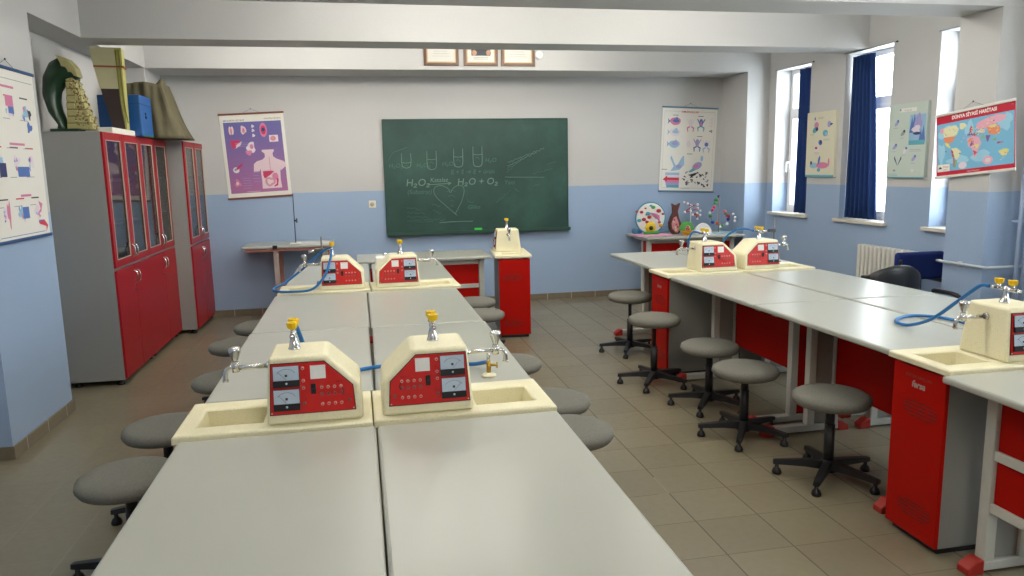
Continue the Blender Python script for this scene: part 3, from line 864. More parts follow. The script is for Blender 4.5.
BX = lambda px: -W2+(px-382)/(567.5-382)*2*W2
BZ_ = lambda py: H2-(py-119.3)/(230.5-119.3)*(H2-.02)
D_ = -.0312
def P2(px, py): return (BX(px), D_, BZ_(py))
def stroke(pts, w=.0035, m=None, sub=3): mb.tube([P2(*p) for p in pts], w, m or M_chalk, 5, sub)
def ctext(t, px, py, size, m=None, shear=.15): mb.text(t, m or M_chalk, size, lambda u, v, w: (BX(px)+u, D_-.0006, BZ_(py)+v), align='LEFT', shear=shear)
for cx, y0, y1, lv in ((403.5, 152, 166, 161), (428.5, 150, 168, 158), (455, 148, 166, 156), (474.5, 146, 166, 154)):
    stroke([(cx-4.5, y0), (cx-4.5, y1-4), (cx-2.5, y1), (cx+2.5, y1), (cx+4.5, y1-4), (cx+4.5, y0)], .004)
    stroke([(cx-4.5, lv), (cx, lv+.6), (cx+4.5, lv)], .003)
    stroke([(cx-2, lv+4), (cx, lv+3), (cx+2, lv+5)], .003, M_chalk2)
ctext('H₂O₂', 386, 166, .07, M_chalk2); ctext('H₂O₂', 413, 166, .07, M_chalk2); ctext('H₂O₂', 438.5, 165, .07, M_chalk2)
ctext('H₂O', 482, 162, .07, M_chalk2)
ctext('H₂O₂', 402, 184.5, .12); ctext('Katalaz', 426, 181, .075); ctext('H₂O + O₂', 453, 184.5, .115)
stroke([(424, 183.5), (436, 183), (447, 182.5)], .004); stroke([(444, 181.5), (447, 182.5), (444, 184)], .004)
ctext('(Substrat)', 403, 192.5, .075, M_chalk2); ctext('E + S → E + ürün', 447, 173.5, .075, M_chalk2)
stroke([(452, 215), (441, 205), (431, 195), (430, 187), (437, 184.5), (444, 188), (446, 192), (450, 186.5), (457, 185), (460, 190), (457, 201), (450, 214)], .003)
for a in range(4): stroke([(442+a*1.5, 191+a*5), (447, 189.5+a*5), (452-a, 191.5+a*5)], .002, M_chalk2)
def scribble(x0, y0, x1, y1, amp=1.2, m=None, w=.0022):
    n = max(6, int((x1-x0)/1.2)); pts = []
    for k in range(n+1):
        t = k/n; pts.append((x0+(x1-x0)*t+random.uniform(-.4, .4), y0+(y1-y0)*t+amp*random.uniform(-1, 1)))
    stroke(pts, w, m or M_chalk2, 2)
for k in range(4): scribble(505-k*.5, 163+k*3.5, 543-k*8, 149+k*3.8, .9, M_chalk if k < 2 else M_chalk2)
stroke([(502, 177.5), (520, 178), (543, 178.5)], .003); ctext('Yani', 501, 185, .075, M_chalk2)
scribble(531, 175, 551, 170, 1); scribble(546, 165, 556, 163, 1); scribble(512, 190, 516, 192, 1); scribble(531, 188, 538, 186, 1.5)
ctext('Gliko', 463, 209, .07, M_chalk2); scribble(463, 200, 470, 203, 1.5); scribble(492, 203, 507, 192, 1.2)
for k in range(4): scribble(402, 206+k*4.5, 416+k*4, 208+k*4.3, 1.1)
scribble(404, 218, 440, 219, 1); stroke([(434, 222), (450, 221.5), (468, 221.5)], .004); scribble(427, 203, 436, 206, 1.2); scribble(428, 209, 436, 213, 1.2)
stroke([(386, 160), (390, 152), (397, 149), (405, 146)], .003, M_chalk2)
mb.build('chalk_writing', root)
root = thing('board_eraser', 'bright green eraser on the chalkboard tray', 'board eraser', (1.39+BX(472.5), YB-.062, .9005))
mb = MB(); mb.box(-.045, .045, -.02, .02, .0, .016, M_white, .002); mb.build('felt', root)
mb = MB(); mb.box(-.047, .047, -.022, .022, .016, .042, mat('bright_green', '#2fd03c', .5), .005); mb.build('grip', root)
root = thing('board_marker', 'small dark blue pen lying at the right of the chalkboard tray', 'pen', (1.39+BX(540), YB-.062, .909))
mb = MB(); mb.cyl((-.05, 0, 0), (.035, 0, 0), .008, .008, mat('dark_blue', '#14245c', .4), 12); mb.build('barrel', root)
mb = MB(); mb.cyl((.0352, 0, 0), (.055, 0, 0), .0085, .0075, M_blk, 12); mb.build('cap', root)

# wall socket
root = thing('wall_socket', 'cream wall socket on the blue wall left of the chalkboard', 'socket', (.105, YB, 1.265))
mb = MB(); mb.box(-.042, .042, -.012, 0, -.042, .042, M_ivory, .004); mb.build('cover_plate', root)
mb = MB(); mb.lathe([(.0, -.016), (.022, -.016), (.026, -.013), (.026, -.011)], mat('socket_beige', '#b3a587', .5), (0, 0, 0), 16, 'y'); mb.build('outlet', root)

# framed pictures on the back beam
FY = 8.45
def frame(px, label, kind):
    root = thing('picture_frame', label, 'picture frame', (px, FY, 2.782), 0, 'framed pictures on the back beam')
    w, h = .192, .44
    wd = mat('brown_wood', '#5b3a22', .4); gd = mat('gold_inner', '#b0956a', .4)
    mb = MB(); f = .03
    mb.box(-w, -w+f, -.024, 0, 0, h, wd, .004); mb.box(w-f, w, -.024, 0, 0, h, wd, .004); mb.box(-w+f, w-f, -.024, 0, 0, f, wd, .004); mb.box(-w+f, w-f, -.024, 0, h-f, h, wd, .004)
    mb.build('frame', root)
    mb = MB(); q = f; g2 = f+.012
    mb.box(-w+q, -w+g2, -.019, 0, q, h-q, gd); mb.box(w-g2, w-q, -.019, 0, q, h-q, gd); mb.box(-w+g2, w-g2, -.019, 0, q, g2, gd); mb.box(-w+g2, w-g2, -.019, 0, h-g2, h-q, gd)
    mb.build('inner_trim', root)
    mb = MB(); mb.box(-w+g2, w-g2, -.010, -.002, g2, h-g2, mat('picture_paper', '#c9c9c2', .5))
    if kind == 'photo':
        mb.box(-.105, .105, -.012, -.010, .11, .36, mat('picture_dark', '#1b222e', .5))
        for cx in (-.075, .085): mb.sphere((cx, -.012, .14), .03, mat('picture_skin', '#b08a70', .6), 10, 6, (1, .1, 1))
        for k in range(2): mb.box(-.08, .08, -.0112, -.010, .072+.018*k, .077+.018*k, M_cable)
    else:
        ln = mat('faint_print', '#a3a3a2', .6)
        for k in range(10): mb.box(-.10+.01*((k*7) % 3), .10-.015*((k*5) % 4), -.0112, -.010, .10+.026*k, .104+.026*k, ln)
    mb.build('print', root)
frame(.917, 'left framed text page on the back beam, partly hidden by the front beam', 'text')
frame(1.356, 'middle frame on the back beam with a dark photograph inside', 'photo')
frame(1.775, 'right framed text page on the back beam, beside the round white disc', 'text')
root = thing('wall_sensor', 'small round white disc on the back beam right of the frames', 'wall disc', (2.017, FY, 2.906))
mb = MB(); mb.lathe([(.0, -.03), (.03, -.028), (.045, -.018), (.048, 0)], M_white, (0, 0, 0), 20, 'y'); mb.build('cover', root)
mb = MB(); mb.lathe([(.0, -.034), (.012, -.033), (.014, -.028)], M_ivory, (0, 0, 0), 12, 'y'); mb.build('centre', root)

# ------------------------------------------------------------------ wall charts
class Chart:
    """flat print on a sheet, u to the right and v up, origin at the sheet's middle; looks towards -Y"""
    def __init__(s, W, H, paper, th=.002):
        s.W, s.H, s.mb, s.k = W, H, MB(), 0
        s.mb.box(-W/2, W/2, -th, 0, -H/2, H/2, paper); s.th = th
    def lay(s): s.k += 1; return -s.th-.00025*(1+s.k*.06)
    def U(s, u): return (u-.5)*s.W
    def V(s, v): return (.5-v)*s.H        # v measured downwards, 0..1
    def poly(s, pts, m):
        y = s.lay(); f = s.mb.bm.faces.new([s.mb.bm.verts.new((s.U(u), y, s.V(v))) for u, v in pts]); s.mb._tag([f], m)
    def rect(s, u0, u1, v0, v1, m): s.poly([(u0, v0), (u1, v0), (u1, v1), (u0, v1)], m)
    def ell(s, u, v, a, b, m, n=14, rot=0, wob=0):
        ar = s.W/s.H; c, k = math.cos(rot), math.sin(rot); P = []
        for i in range(n):
            t = 2*PI*i/n; r = 1+wob*math.sin(3*t+u*40)+wob*.6*math.sin(5*t+v*30)
            x, y = a*math.cos(t)*r, b/ar*math.sin(t)*r*1.0
            x2, y2 = x*c-y*k, x*k+y*c
            P.append((u+x2, v+y2*ar))
        s.poly(P, m)
    def text(s, t, u, v, size, m, align='CENTER', bold=0):
        y = s.lay(); s.mb.text(t, m, size, lambda a, b, c: (s.U(u)+a, y, s.V(v)+b), align, bold=bold)
    def lines(s, u0, u1, v, n, dv, m, h=.004):
        for k in range(n): s.rect(u0, u1-(u1-u0)*.25*((k*7+3) % 4)/4, v+k*dv, v+k*dv+h, m)

def hang(ch, name, label, loc, rz, tilt, rail_m, cat='wall chart', cord=True, group='charts hung on the walls', rails=True):
    root = thing(name, label, cat, loc, 0, group)
    root.rotation_euler = Euler((0, tilt, 0)).to_matrix().to_4x4().to_euler()
    root.matrix_world = Matrix.Translation(loc) @ Matrix.Rotation(rz, 4, 'Z') @ Matrix.Rotation(tilt, 4, 'Y')
    W, H = ch.W, ch.H
    ch.mb.build('sheet', root, normals=False)
    if rails:
        for z in (H/2, -H/2):
            mb = MB(); mb.box(-W/2-.008, W/2+.008, -.014, .0, z-.010, z+.010, rail_m, .004); mb.build('rail', root)
        if cord:
            mb = MB(); mb.tube([(-W*.13, -.006, H/2+.01), (0, -.006, H/2+.05), (W*.13, -.006, H/2+.01)], .0018, M_cable, 5, 1)
            mb.sphere((0, -.006, H/2+.052), .006, M_ink, 8, 5); mb.build('hanging_cord', root)
    return root

pink = mat('print_pink', '#c9799a', .6); rose = mat('print_rose', '#c0325e', .6); skin = mat('print_skin', '#d9c3c0', .6); pale = mat('print_pale', '#d7ccd4', .6)
lblue = mat('print_light_blue', '#8fb4cf', .6); mblue = mat('print_blue', '#4f6fb0', .6); dblue = mat('print_dark_blue', '#2c3566', .6); teal = mat('print_teal', '#5aa3b4', .6); lav = mat('print_lavender', '#9a93c4', .6)
gtx = mat('print_grey', '#8f8f96', .6); pred = mat('print_red', '#c2304a', .6)

# purple digestive system chart
def chart_purple():
    ch = Chart(.70, .945, M_paper)
    n = 14; c0, c1 = (0x62, 0x60, 0x9e), (0xa2, 0x66, 0x94)
    for k in range(n):
        t = k/(n-1); col = '#%02x%02x%02x' % tuple(int(a+(b-a)*t) for a, b in zip(c0, c1))
        ch.rect(.05, .95, .095+.845*k/n, .095+.845*(k+1)/n, mat('purple_%d' % k, col, .55))
    ch.text('SİNDİRİM SİSTEMİ', .22, .085, .026, M_ink); ch.text('SİNDİRİM SİSTEMİ', .82, .075, .022, mat('brown_print', '#6b5146', .6))
    ch.ell(.075, .075, .025, .012, lblue)
    ch.ell(.145, .19, .022, .05, skin); ch.ell(.18, .19, .022, .05, skin); ch.ell(.16, .2, .014, .04, pink)
    ch.ell(.35, .19, .045, .05, skin, wob=.15); ch.ell(.352, .195, .02, .03, pink)
    for v in (.15, .20, .26): ch.ell(.50, v, .022, .018, pale, wob=.2)
    ch.ell(.66, .20, .058, .085, pink); ch.ell(.66, .20, .040, .055, rose); ch.ell(.66, .195, .028, .022, dblue)
    ch.rect(.74, .88, .265, .345, pale); ch.ell(.80, .305, .045, .03, pink); ch.ell(.80, .305, .02, .018, mat('print_tan', '#b89468', .6))
    ch.poly([(.13, .305), (.29, .31), (.20, .40), (.145, .405)], rose); ch.poly([(.22, .36), (.31, .32), (.28, .37), (.20, .405)], skin)
    ch.ell(.44, .40, .065, .065, pale, wob=.2); ch.ell(.40, .46, .05, .03, pink, wob=.2); ch.ell(.45, .39, .03, .03, pink)
    ch.ell(.17, .66, .05, .035, pale, rot=.4); ch.poly([(.17, .64), (.27, .58), (.28, .60), (.19, .66)], rose); ch.ell(.16, .655, .02, .015, teal)
    ch.ell(.17, .82, .045, .045, pink, wob=.3); ch.ell(.165, .82, .022, .02, skin)
    # torso
    body = [(.60, .435), (.79, .435), (.79, .455), (.765, .48), (.77, .52), (.82, .55), (.92, .58), (.955, .605), (.96, .64), (.87, .69), (.86, .68), (.85, .80), (.86, .90), (.55, .90), (.555, .80), (.55, .66), (.53, .69), (.44, .69), (.455, .60), (.50, .57), (.60, .55), (.64, .52), (.64, .48), (.60, .455)]
    ch.poly(body, mat('print_torso', '#d6c0c8', .6))
    ch.poly([(.585, .69), (.72, .69), (.76, .70), (.68, .745), (.60, .78), (.58, .74)], rose)
    ch.ell(.77, .76, .05, .045, pink); ch.ell(.68, .82, .085, .055, mat('print_gut', '#c48aa2', .6), wob=.1); ch.ell(.68, .82, .05, .03, skin, wob=.2)
    ch.rect(.70, .708, .52, .70, pink)
    ch.poly([(.79, .78), (.82, .79), (.80, .87), (.74, .885), (.74, .87), (.78, .85)], rose)
    ch.lines(.42, .54, .70, 4, .035, lav); ch.lines(.25, .40, .76, 5, .03, lav); ch.lines(.20, .45, .34, 3, .02, lav); ch.lines(.30, .56, .925, 1, .02, pale)
    return ch
hang(chart_purple(), 'wall_chart', 'purple and pink digestive system chart on the back wall left of the chalkboard', (-1.18, YB-.006, 1.855), 0, R(-2.4), mat('brown_rail', '#7c4a38', .5))

def chart_vertebrates():
    ch = Chart(.745, 1.055, M_paper)
    bl2 = mat('chart_line', '#b7bcc0', .6)
    for a, b, c, d in ((.04, .96, .045, .05), (.04, .96, .955, .96), (.04, .045, .045, .96), (.955, .96, .045, .96)): ch.rect(a, b, c, d, bl2)
    ch.text('OMURGALILAR', .5, .062, .034, pred, bold=.0006)
    for u, v in ((.24, .09), (.70, .095), (.70, .335), (.53, .545), (.08, .735)): ch.rect(u-.05, u+.05, v, v+.006, M_ink)
    def fish(u, v, m, m2):
        ch.ell(u, v, .10, .045, m, wob=.05); ch.poly([(u-.09, v), (u-.14, v-.035), (u-.125, v), (u-.14, v+.035)], m2); ch.ell(u+.01, v-.005, .06, .02, m2); ch.poly([(u-.02, v-.03), (u+.03, v-.055), (u+.05, v-.025)], m2)
    fish(.24, .165, pink, mblue); fish(.24, .295, pale, lblue); fish(.24, .435, lblue, lav)
    def frog(u, v, m, m2):
        ch.ell(u, v-.03, .03, .022, m); ch.ell(u, v+.005, .032, .04, m)
        for sx in (-1, 1):
            ch.poly([(u+sx*.02, v-.01), (u+sx*.065, v-.055), (u+sx*.075, v-.045), (u+sx*.03, v+.01)], m)
            ch.poly([(u+sx*.015, v+.03), (u+sx*.07, v+.05), (u+sx*.055, v+.10), (u+sx*.04, v+.095), (u+sx*.045, v+.06), (u+sx*.01, v+.045)], m2)
    frog(.52, .185, pale, pink); frog(.71, .18, mblue, teal); ch.ell(.71, .185, .018, .03, pink)
    for v in (.13, .17, .21, .27): ch.ell(.90, v, .03, .016, gtx if v > .26 else pale, wob=.3)
    frog(.66, .42, lav, mblue); frog(.83, .43, pale, lblue); ch.ell(.83, .43, .035, .025, mblue); ch.ell(.50, .43, .04, .04, pale)
    ch.poly([(.20, .57), (.26, .66), (.30, .70), (.40, .58), (.43, .57), (.44, .68), (.36, .74), (.19, .76), (.25, .70), (.18, .60)], lblue); ch.ell(.34, .70, .05, .025, lav)
    ch.ell(.68, .69, .095, .042, lav, rot=-.5); ch.ell(.76, .60, .025, .035, lblue); ch.poly([(.62, .71), (.52, .76), (.56, .77), (.66, .74)], teal); ch.ell(.66, .695, .05, .02, pink, rot=-.5)
    for k, m in enumerate((lblue, pale, pred, pink, lav, teal)): ch.rect(.10+.03*abs(k-2.5)/2.5*(k > 2), .36, .775+.03*k, .775+.03*(k+1), m)
    ch.poly([(.06, .86), (.14, .81), (.14, .885)], pred)
    random.seed(5)
    for k in range(26):
        u, v = random.uniform(.43, .90), random.uniform(.77, .94)
        ch.ell(u, v, random.uniform(.012, .035), random.uniform(.008, .018), [dblue, M_ink, gtx][k % 3], 9, random.uniform(-1, 1), .35)
    ch.poly([(.52, .80), (.60, .785), (.70, .765), (.66, .80), (.60, .82)], M_dark)
    ch.lines(.40, .60, .962, 1, .01, gtx)
    return ch
hang(chart_vertebrates(), 'wall_chart', 'white chart with vertebrate animals on the back wall right of the chalkboard', (4.115, YB-.006, 1.845), 0, R(2.3), mat('steel_blue_rail', '#5b7c92', .5))

def chart_left():
    ch = Chart(.76, 1.05, M_paper)
    ch.rect(0, 1, .0, .025, M_paper)
    ch.rect(.05, .97, .058, .062, gtx)
    for u, v, w in ((.45, .10, .3), (.55, .43, .28), (.6, .735, .2)): ch.rect(u-w/2, u+w/2, v, v+.014, pink)
    random.seed(11)
    for r in range(3):
        for c in range(3):
            u, v = .2+.29*c, .20+.30*r
            ch.rect(u-.09, u+.06, v-.045, v-.037, pred if (r+c) % 2 else M_ink)
            ch.ell(u, v+.04, .055, .035, [pale, pale, lblue][(r*2+c) % 3], 12, random.uniform(-.6, .6), .2)
            for q in range(5): ch.ell(u+random.uniform(-.07, .07), v+.045+random.uniform(-.03, .04), random.uniform(.01, .022), random.uniform(.008, .018), [lav, pink, lblue, pale, mblue][(q+r+c) % 5], 8, 0, .3)
    ch.rect(.42, .56, .155, .22, pink); ch.rect(.46, .56, .22, .26, mblue); ch.ell(.85, .25, .03, .03, M_ink, wob=.3); ch.ell(.82, .33, .05, .03, mblue, wob=.3)
    ch.rect(.04, .30, .55, .63, dblue); ch.rect(.16, .18, .55, .63, pale); ch.rect(.5, .72, .57, .63, mblue); ch.ell(.14, .40, .07, .03, pred, wob=.1)
    ch.rect(.50, .62, .81, .88, mblue); ch.poly([(.82, .78), (.9, .80), (.86, .85), (.76, .87), (.85, .83)], pink); ch.ell(.25, .84, .03, .07, pink, wob=.3)
    ch.poly([(.78, .91), (.90, .90), (.97, .94), (.92, .98), (.93, .945), (.80, .925)], pred); ch.rect(.79, .87, .90, .91, mblue)
    for k in range(12): ch.rect(.05+.3*(k % 3), .2+.3*(k % 3)-.03*(k % 2), .29+.17*(k//3), .294+.17*(k//3), gtx)
    ch.rect(.06, .9, .972, .976, mblue)
    return ch
hang(chart_left(), 'wall_chart', 'white biology chart with dark blue rails on the left pillar', (-2.113, 5.235, 1.80), PI/2, 0, mat('navy_rail', '#274a78', .5))

def chart_map():
    ch = Chart(.725, .475, mat('map_paper', '#d9d5d2', .5))
    mr = mat('map_red', '#b81732', .45); sea = mat('map_sea', '#74b1d2', .5); sea2 = mat('map_sea_pale', '#97c6dc', .5)
    ch.rect(.0, 1, .015, .145, mr); ch.rect(.0, 1, .915, .985, mr); ch.rect(.0, .012, .1, .95, mr); ch.rect(.988, 1, .1, .95, mr)
    ch.rect(.012, .988, .145, .915, sea)
    for u, v, a, b in ((.15, .30, .12, .10), (.45, .30, .06, .12), (.88, .28, .09, .12), (.30, .75, .15, .06), (.60, .75, .12, .09), (.07, .62, .05, .16)): ch.ell(u, v, a, b, sea2, wob=.2)
    ch.text('DÜNYA SİYASİ HARİTASI', .5, .098, .036, M_white, bold=.0012)
    ch.text('M', .965, .075, .022, pink)
    cr = mat('map_cream', '#dcd9b0', .5); og = mat('map_orange', '#dd8a62', .5); pk = mat('map_pink', '#dda3b4', .5); pu = mat('map_purple', '#7a5a9a', .5); yl = mat('map_yellow', '#dcd07a', .5); gn = mat('map_green', '#7fb085', .5); rd = mat('map_dark_red', '#b8455a', .5)
    ch.poly([(.08, .23), (.17, .20), (.27, .20), (.31, .27), (.28, .36), (.20, .37), (.11, .36)], cr); ch.poly([(.05, .22), (.10, .21), (.10, .29), (.06, .30)], pk); ch.ell(.36, .235, .045, .05, cr, wob=.15)
    ch.poly([(.10, .37), (.22, .37), (.27, .39), (.22, .46), (.16, .475), (.11, .43)], og); ch.poly([(.12, .455), (.17, .475), (.20, .55), (.17, .54), (.13, .50)], yl)
    ch.poly([(.21, .56), (.28, .56), (.34, .63), (.32, .70), (.28, .75), (.25, .70), (.22, .64)], cr); ch.poly([(.205, .58), (.23, .60), (.25, .71), (.26, .87), (.24, .86), (.235, .72), (.21, .65)], rd); ch.poly([(.255, .74), (.29, .76), (.265, .88), (.25, .87)], gn)
    ch.poly([(.53, .27), (.56, .22), (.68, .18), (.80, .16), (.90, .19), (.88, .25), (.80, .28), (.70, .32), (.60, .34), (.55, .33)], pk); ch.poly([(.66, .32), (.76, .31), (.82, .33), (.83, .42), (.76, .46), (.69, .42)], og); ch.poly([(.68, .315), (.77, .30), (.79, .33), (.72, .345)], yl)
    ch.ell(.60, .365, .045, .03, cr, wob=.2); ch.ell(.47, .31, .02, .045, rd, wob=.2); ch.ell(.46, .38, .035, .03, pu, wob=.3); ch.ell(.52, .40, .03, .02, rd, wob=.3)
    ch.poly([(.42, .44), (.50, .42), (.57, .45), (.60, .55), (.56, .64), (.53, .75), (.50, .74), (.49, .62), (.43, .56)], pk); ch.ell(.46, .48, .03, .03, og, wob=.3); ch.ell(.54, .58, .03, .03, yl, wob=.3); ch.ell(.52, .68, .02, .03, rd, wob=.3); ch.ell(.48, .54, .025, .03, pu, wob=.3)
    ch.poly([(.65, .44), (.71, .45), (.68, .55), (.665, .53)], pu); ch.ell(.76, .52, .025, .02, gn, wob=.3); ch.ell(.82, .58, .04, .012, rd, wob=.3); ch.ell(.62, .46, .03, .025, gn, wob=.3)
    ch.ell(.87, .73, .055, .05, yl, wob=.15); ch.ell(.36, .85, .055, .055, pale, 20); ch.ell(.68, .82, .062, .062, pk, 20); ch.ell(.68, .82, .035, .035, pale)
    for k in range(5): ch.rect(.55+.012*k, .552+.012*k, .5, .85, sea2)
    random.seed(21)
    for k in range(90):
        u, v = random.choice([(.18, .30), (.70, .25), (.75, .38), (.50, .35), (.50, .55), (.28, .66), (.87, .73), (.60, .36)])
        ch.ell(u+random.gauss(0, .05), v+random.gauss(0, .045), random.uniform(.005, .014), random.uniform(.004, .011), random.choice([cr, og, pk, yl, gn, pale, pu]), 7, 0, .3)
    ch.rect(.02, .19, .80, .915, M_paper); ch.text('Dünya', .135, .855, .022, pred); ch.poly([(.03, .87), (.05, .835), (.07, .84), (.085, .87)], M_ink); ch.lines(.10, .17, .88, 2, .012, gtx, .004)
    ch.text('TÜRKİYE VE DÜNYA', .5, .962, .013, M_white)
    return ch
hang(chart_map(), 'wall_map', 'red bordered world map hanging askew on the right pillar', (4.432, 4.815, 1.79), -PI/2, R(-5.3), mat('white_rail', '#d5d2cb', .5), 'map')

def board_chart(kind):
    W, H = (.51, .69) if kind == 'duck' else (.485, .665)
    ch = Chart(W, H, mat('board_cream', '#cfccb4', .6) if kind == 'duck' else mat('board_pale_green', '#b9c6bd', .6), .03)
    if kind == 'duck':
        ch.text('ÖRDEK', .48, .11, .03, gtx); ch.ell(.28, .10, .025, .025, mblue); ch.ell(.70, .10, .025, .022, pale)
        ch.ell(.34, .20, .08, .05, pink); ch.ell(.30, .27, .10, .045, teal, rot=-.4); ch.ell(.36, .26, .05, .03, dblue)
        ch.ell(.78, .20, .06, .05, lav); ch.poly([(.82, .18), (.92, .20), (.82, .225)], M_ink); ch.ell(.66, .33, .09, .05, teal); ch.ell(.70, .35, .05, .03, lblue)
        ch.ell(.50, .47, .07, .04, mblue, rot=.3); ch.ell(.52, .46, .03, .03, dblue); ch.ell(.37, .56, .10, .04, pale); ch.ell(.36, .55, .05, .02, pred)
        ch.ell(.30, .82, .16, .045, lblue); ch.ell(.20, .78, .035, .03, M_ink); ch.ell(.60, .82, .22, .05, pink); ch.ell(.48, .74, .035, .07, mblue, rot=.3); ch.ell(.82, .77, .03, .06, pink); ch.ell(.48, .89, .06, .03, teal)
        ch.rect(.0, 1, .965, 1.0, teal); ch.lines(.30, .5, .62, 2, .02, gtx); ch.lines(.60, .85, .42, 2, .015, gtx); ch.lines(.12, .3, .33, 2, .015, gtx)
    else:
        ch.rect(.28, .72, .065, .115, M_paper); ch.text('KUŞLAR', .5, .108, .024, gtx); ch.ell(.30, .085, .018, .018, mblue)
        ch.rect(.56, .97, .16, .56, lblue)
        for u, v, h in ((.62, .30, .16), (.68, .26, .14), (.92, .42, .16), (.86, .46, .12)): ch.poly([(u-.06, v+.1), (u, v-.12), (u+.06, v+.1)], mblue)
        ch.ell(.78, .26, .10, .10, lav, wob=.2); ch.ell(.74, .36, .10, .06, pale, wob=.2); ch.ell(.76, .41, .10, .02, dblue); ch.rect(.56, .97, .50, .56, teal)
        for u, v, m, r in ((.22, .26, lav, -.7), (.40, .40, gtx, -.6), (.20, .58, lav, -.5), (.48, .63, pale, -1.0), (.72, .74, lav, -.7)):
            ch.ell(u, v, .07, .025, m, rot=r); ch.ell(u+.03, v-.03, .03, .018, M_ink if m is gtx else mblue); ch.lines(u-.08, u+.06, v+.06, 1, .02, gtx, .005)
        for sx in (-1, 1): ch.poly([(.30, .84), (.30+sx*.10, .74), (.30+sx*.09, .70), (.30+sx*.02, .80)], dblue)
        ch.ell(.22, .90, .04, .015, gtx); ch.ell(.70, .90, .04, .02, pale, wob=.3); ch.lines(.60, .95, .62, 2, .02, gtx, .005); ch.lines(.05, .35, .945, 2, .018, teal, .006)
        ch.rect(0, 1, .985, 1, teal)
    return ch
hang(board_chart('duck'), 'chart_board', 'cream duck picture board between the two nearest back windows', (XR-.001, 7.33, 1.845), -PI/2, 0, M_paper, 'picture board', rails=False, group='picture boards between the windows')
hang(board_chart('bird'), 'chart_board', 'pale green bird picture board left of the world map', (XR-.001, 6.025, 1.835), -PI/2, 0, M_paper, 'picture board', rails=False, group='picture boards between the windows')

# ------------------------------------------------------------------ radiator, pipes
M_rad = mat('radiator_white', '#cfcec6', .4)
root = thing('radiator', 'white ribbed radiator on the blue wall under the windows', 'radiator', (XR-.085, 6.12, 0))
for k in range(13):
    y = .36-.06*k
    mb = MB()
    mb.box(-.045, .045, y-.02, y+.02, .20, .86, M_rad, .016, 3)
    mb.build('rib', root)
mb = MB(); mb.cyl((0, -.40, .25), (0, .40, .25), .018, .018, M_rad, 10); mb.cyl((0, -.40, .80), (0, .40, .80), .018, .018, M_rad, 10); mb.build('header_pipe', root)
mb = MB(); mb.box(.0, .083, -.2, -.17, .70, .72, M_rad); mb.box(.0, .083, .2, .23, .70, .72, M_rad); mb.cyl((0, .3, 0), (0, .3, .25), .01, .01, M_rad, 8); mb.cyl((0, -.3, 0), (0, -.3, .25), .01, .01, M_rad, 8); mb.build('bracket', root)
M_pipe = mat('pipe_blue_paint', '#9fb0cc', .4)
root = thing('heating_pipe', 'thin pale pipe running across the right pillar', 'pipe', (4.42, 5.05, .875))
mb = MB(); mb.tube([(.024, .012, 0), (0, .0, 0), (0, -.40, 0), (0, -.445, 0), (.03, -.45, 0), (.42, -.45, 0)], .011, mat('pipe_pale', '#b9c2c8', .4), 8, 3); mb.build('pipe_run', root)
mb = MB(); mb.box(-.004, .031, -.2, -.18, -.014, .014, M_rad); mb.build('pipe_clip', root)
for k, (x, l) in enumerate(((4.655, 'left one of the two vertical pipes beside the right pillar'), (4.715, 'right one of the two vertical pipes beside the right pillar'))):
    root = thing('riser_pipe', l, 'pipe', (x, 4.575, 0), 0, 'vertical pipes beside the right pillar')
    mb = MB(); mb.cyl((0, 0, 0), (0, 0, BZ-.03), .014, .014, M_pipe, 10); mb.build('pipe_run', root)
    mb = MB(); mb.box(-.018, .018, -.006, .055, 1.2, 1.215, M_pipe); mb.build('pipe_clip', root)

# ------------------------------------------------------------------ chairs
def office_chair():
    root = thing('office_chair', 'black swivel office chair behind the right bench by the radiator', 'chair', (4.03, 5.0, 0), PI+R(4))
    lt = mat('black_leather', '#1a1b1f', .35)
    def pad(x0, x1, y0, y1, z0, z1, name, bend=0, m=lt):
        mb = MB(); rings = []
        n = 11
        for i in range(n):
            u = i/(n-1); x = x0+(x1-x0)*u
            w = .5+.5*math.sin(PI*min(1, max(0, u)))**.35
            zc = (z0+z1)/2; hz = (z1-z0)/2*(.30+.70*math.sin(PI*(.06+.88*u))**.55)
            yc = (y0+y1)/2 + bend*(2*u-1)**2; hy = (y1-y0)/2
            ring = []
            for k in range(16):
                t = 2*PI*k/16; c, s_ = math.cos(t), math.sin(t)
                ring.append((x, yc+hy*math.copysign(abs(s_)**.7, s_), zc+hz*math.copysign(abs(c)**.6, c)))
            rings.append(ring)
        mb.ring_loft(rings, m); return mb.build(name, root)
    pad(-.235, .235, -.035, .035, .50, .865, 'backrest', -.06)
    pad(-.24, .24, .02, .48, .43, .51, 'seat')
    mb = MB(); mb.tube([(0, .2, .43), (0, -.02, .44), (0, -.075, .52), (0, -.06, .70)], .02, M_blk); mb.build('back_bar', root)
    mb = MB(); mb.cyl((0, .25, .08), (0, .25, .43), .025, .025, M_blk); mb.build('column', root)
    for sx in (-1, 1):
        mb = MB(); mb.tube([(sx*.22, .30, .44), (sx*.28, .30, .48), (sx*.28, .30, .64), (sx*.28, .10, .66), (sx*.28, .05, .655)], .018, M_blk); mb.build('armrest', root)
    mb = MB()
    for k in range(5):
        a = 2*PI*k/5+.3; mb.tube([(0, .25, .10), (.15*math.cos(a), .25+.15*math.sin(a), .095), (.28*math.cos(a), .25+.28*math.sin(a), .06)], .018, M_blk)
    mb.build('base', root)
    for k in range(5):
        a = 2*PI*k/5+.3; mb = MB(); x, y = .28*math.cos(a), .25+.28*math.sin(a)
        mb.cyl((x-.012, y, .028), (x+.012, y, .028), .028, .028, M_blk, 12); mb.cyl((x, y, .05), (x, y, .065), .01, .01, M_blk, 8); mb.build('castor', root)
office_chair()
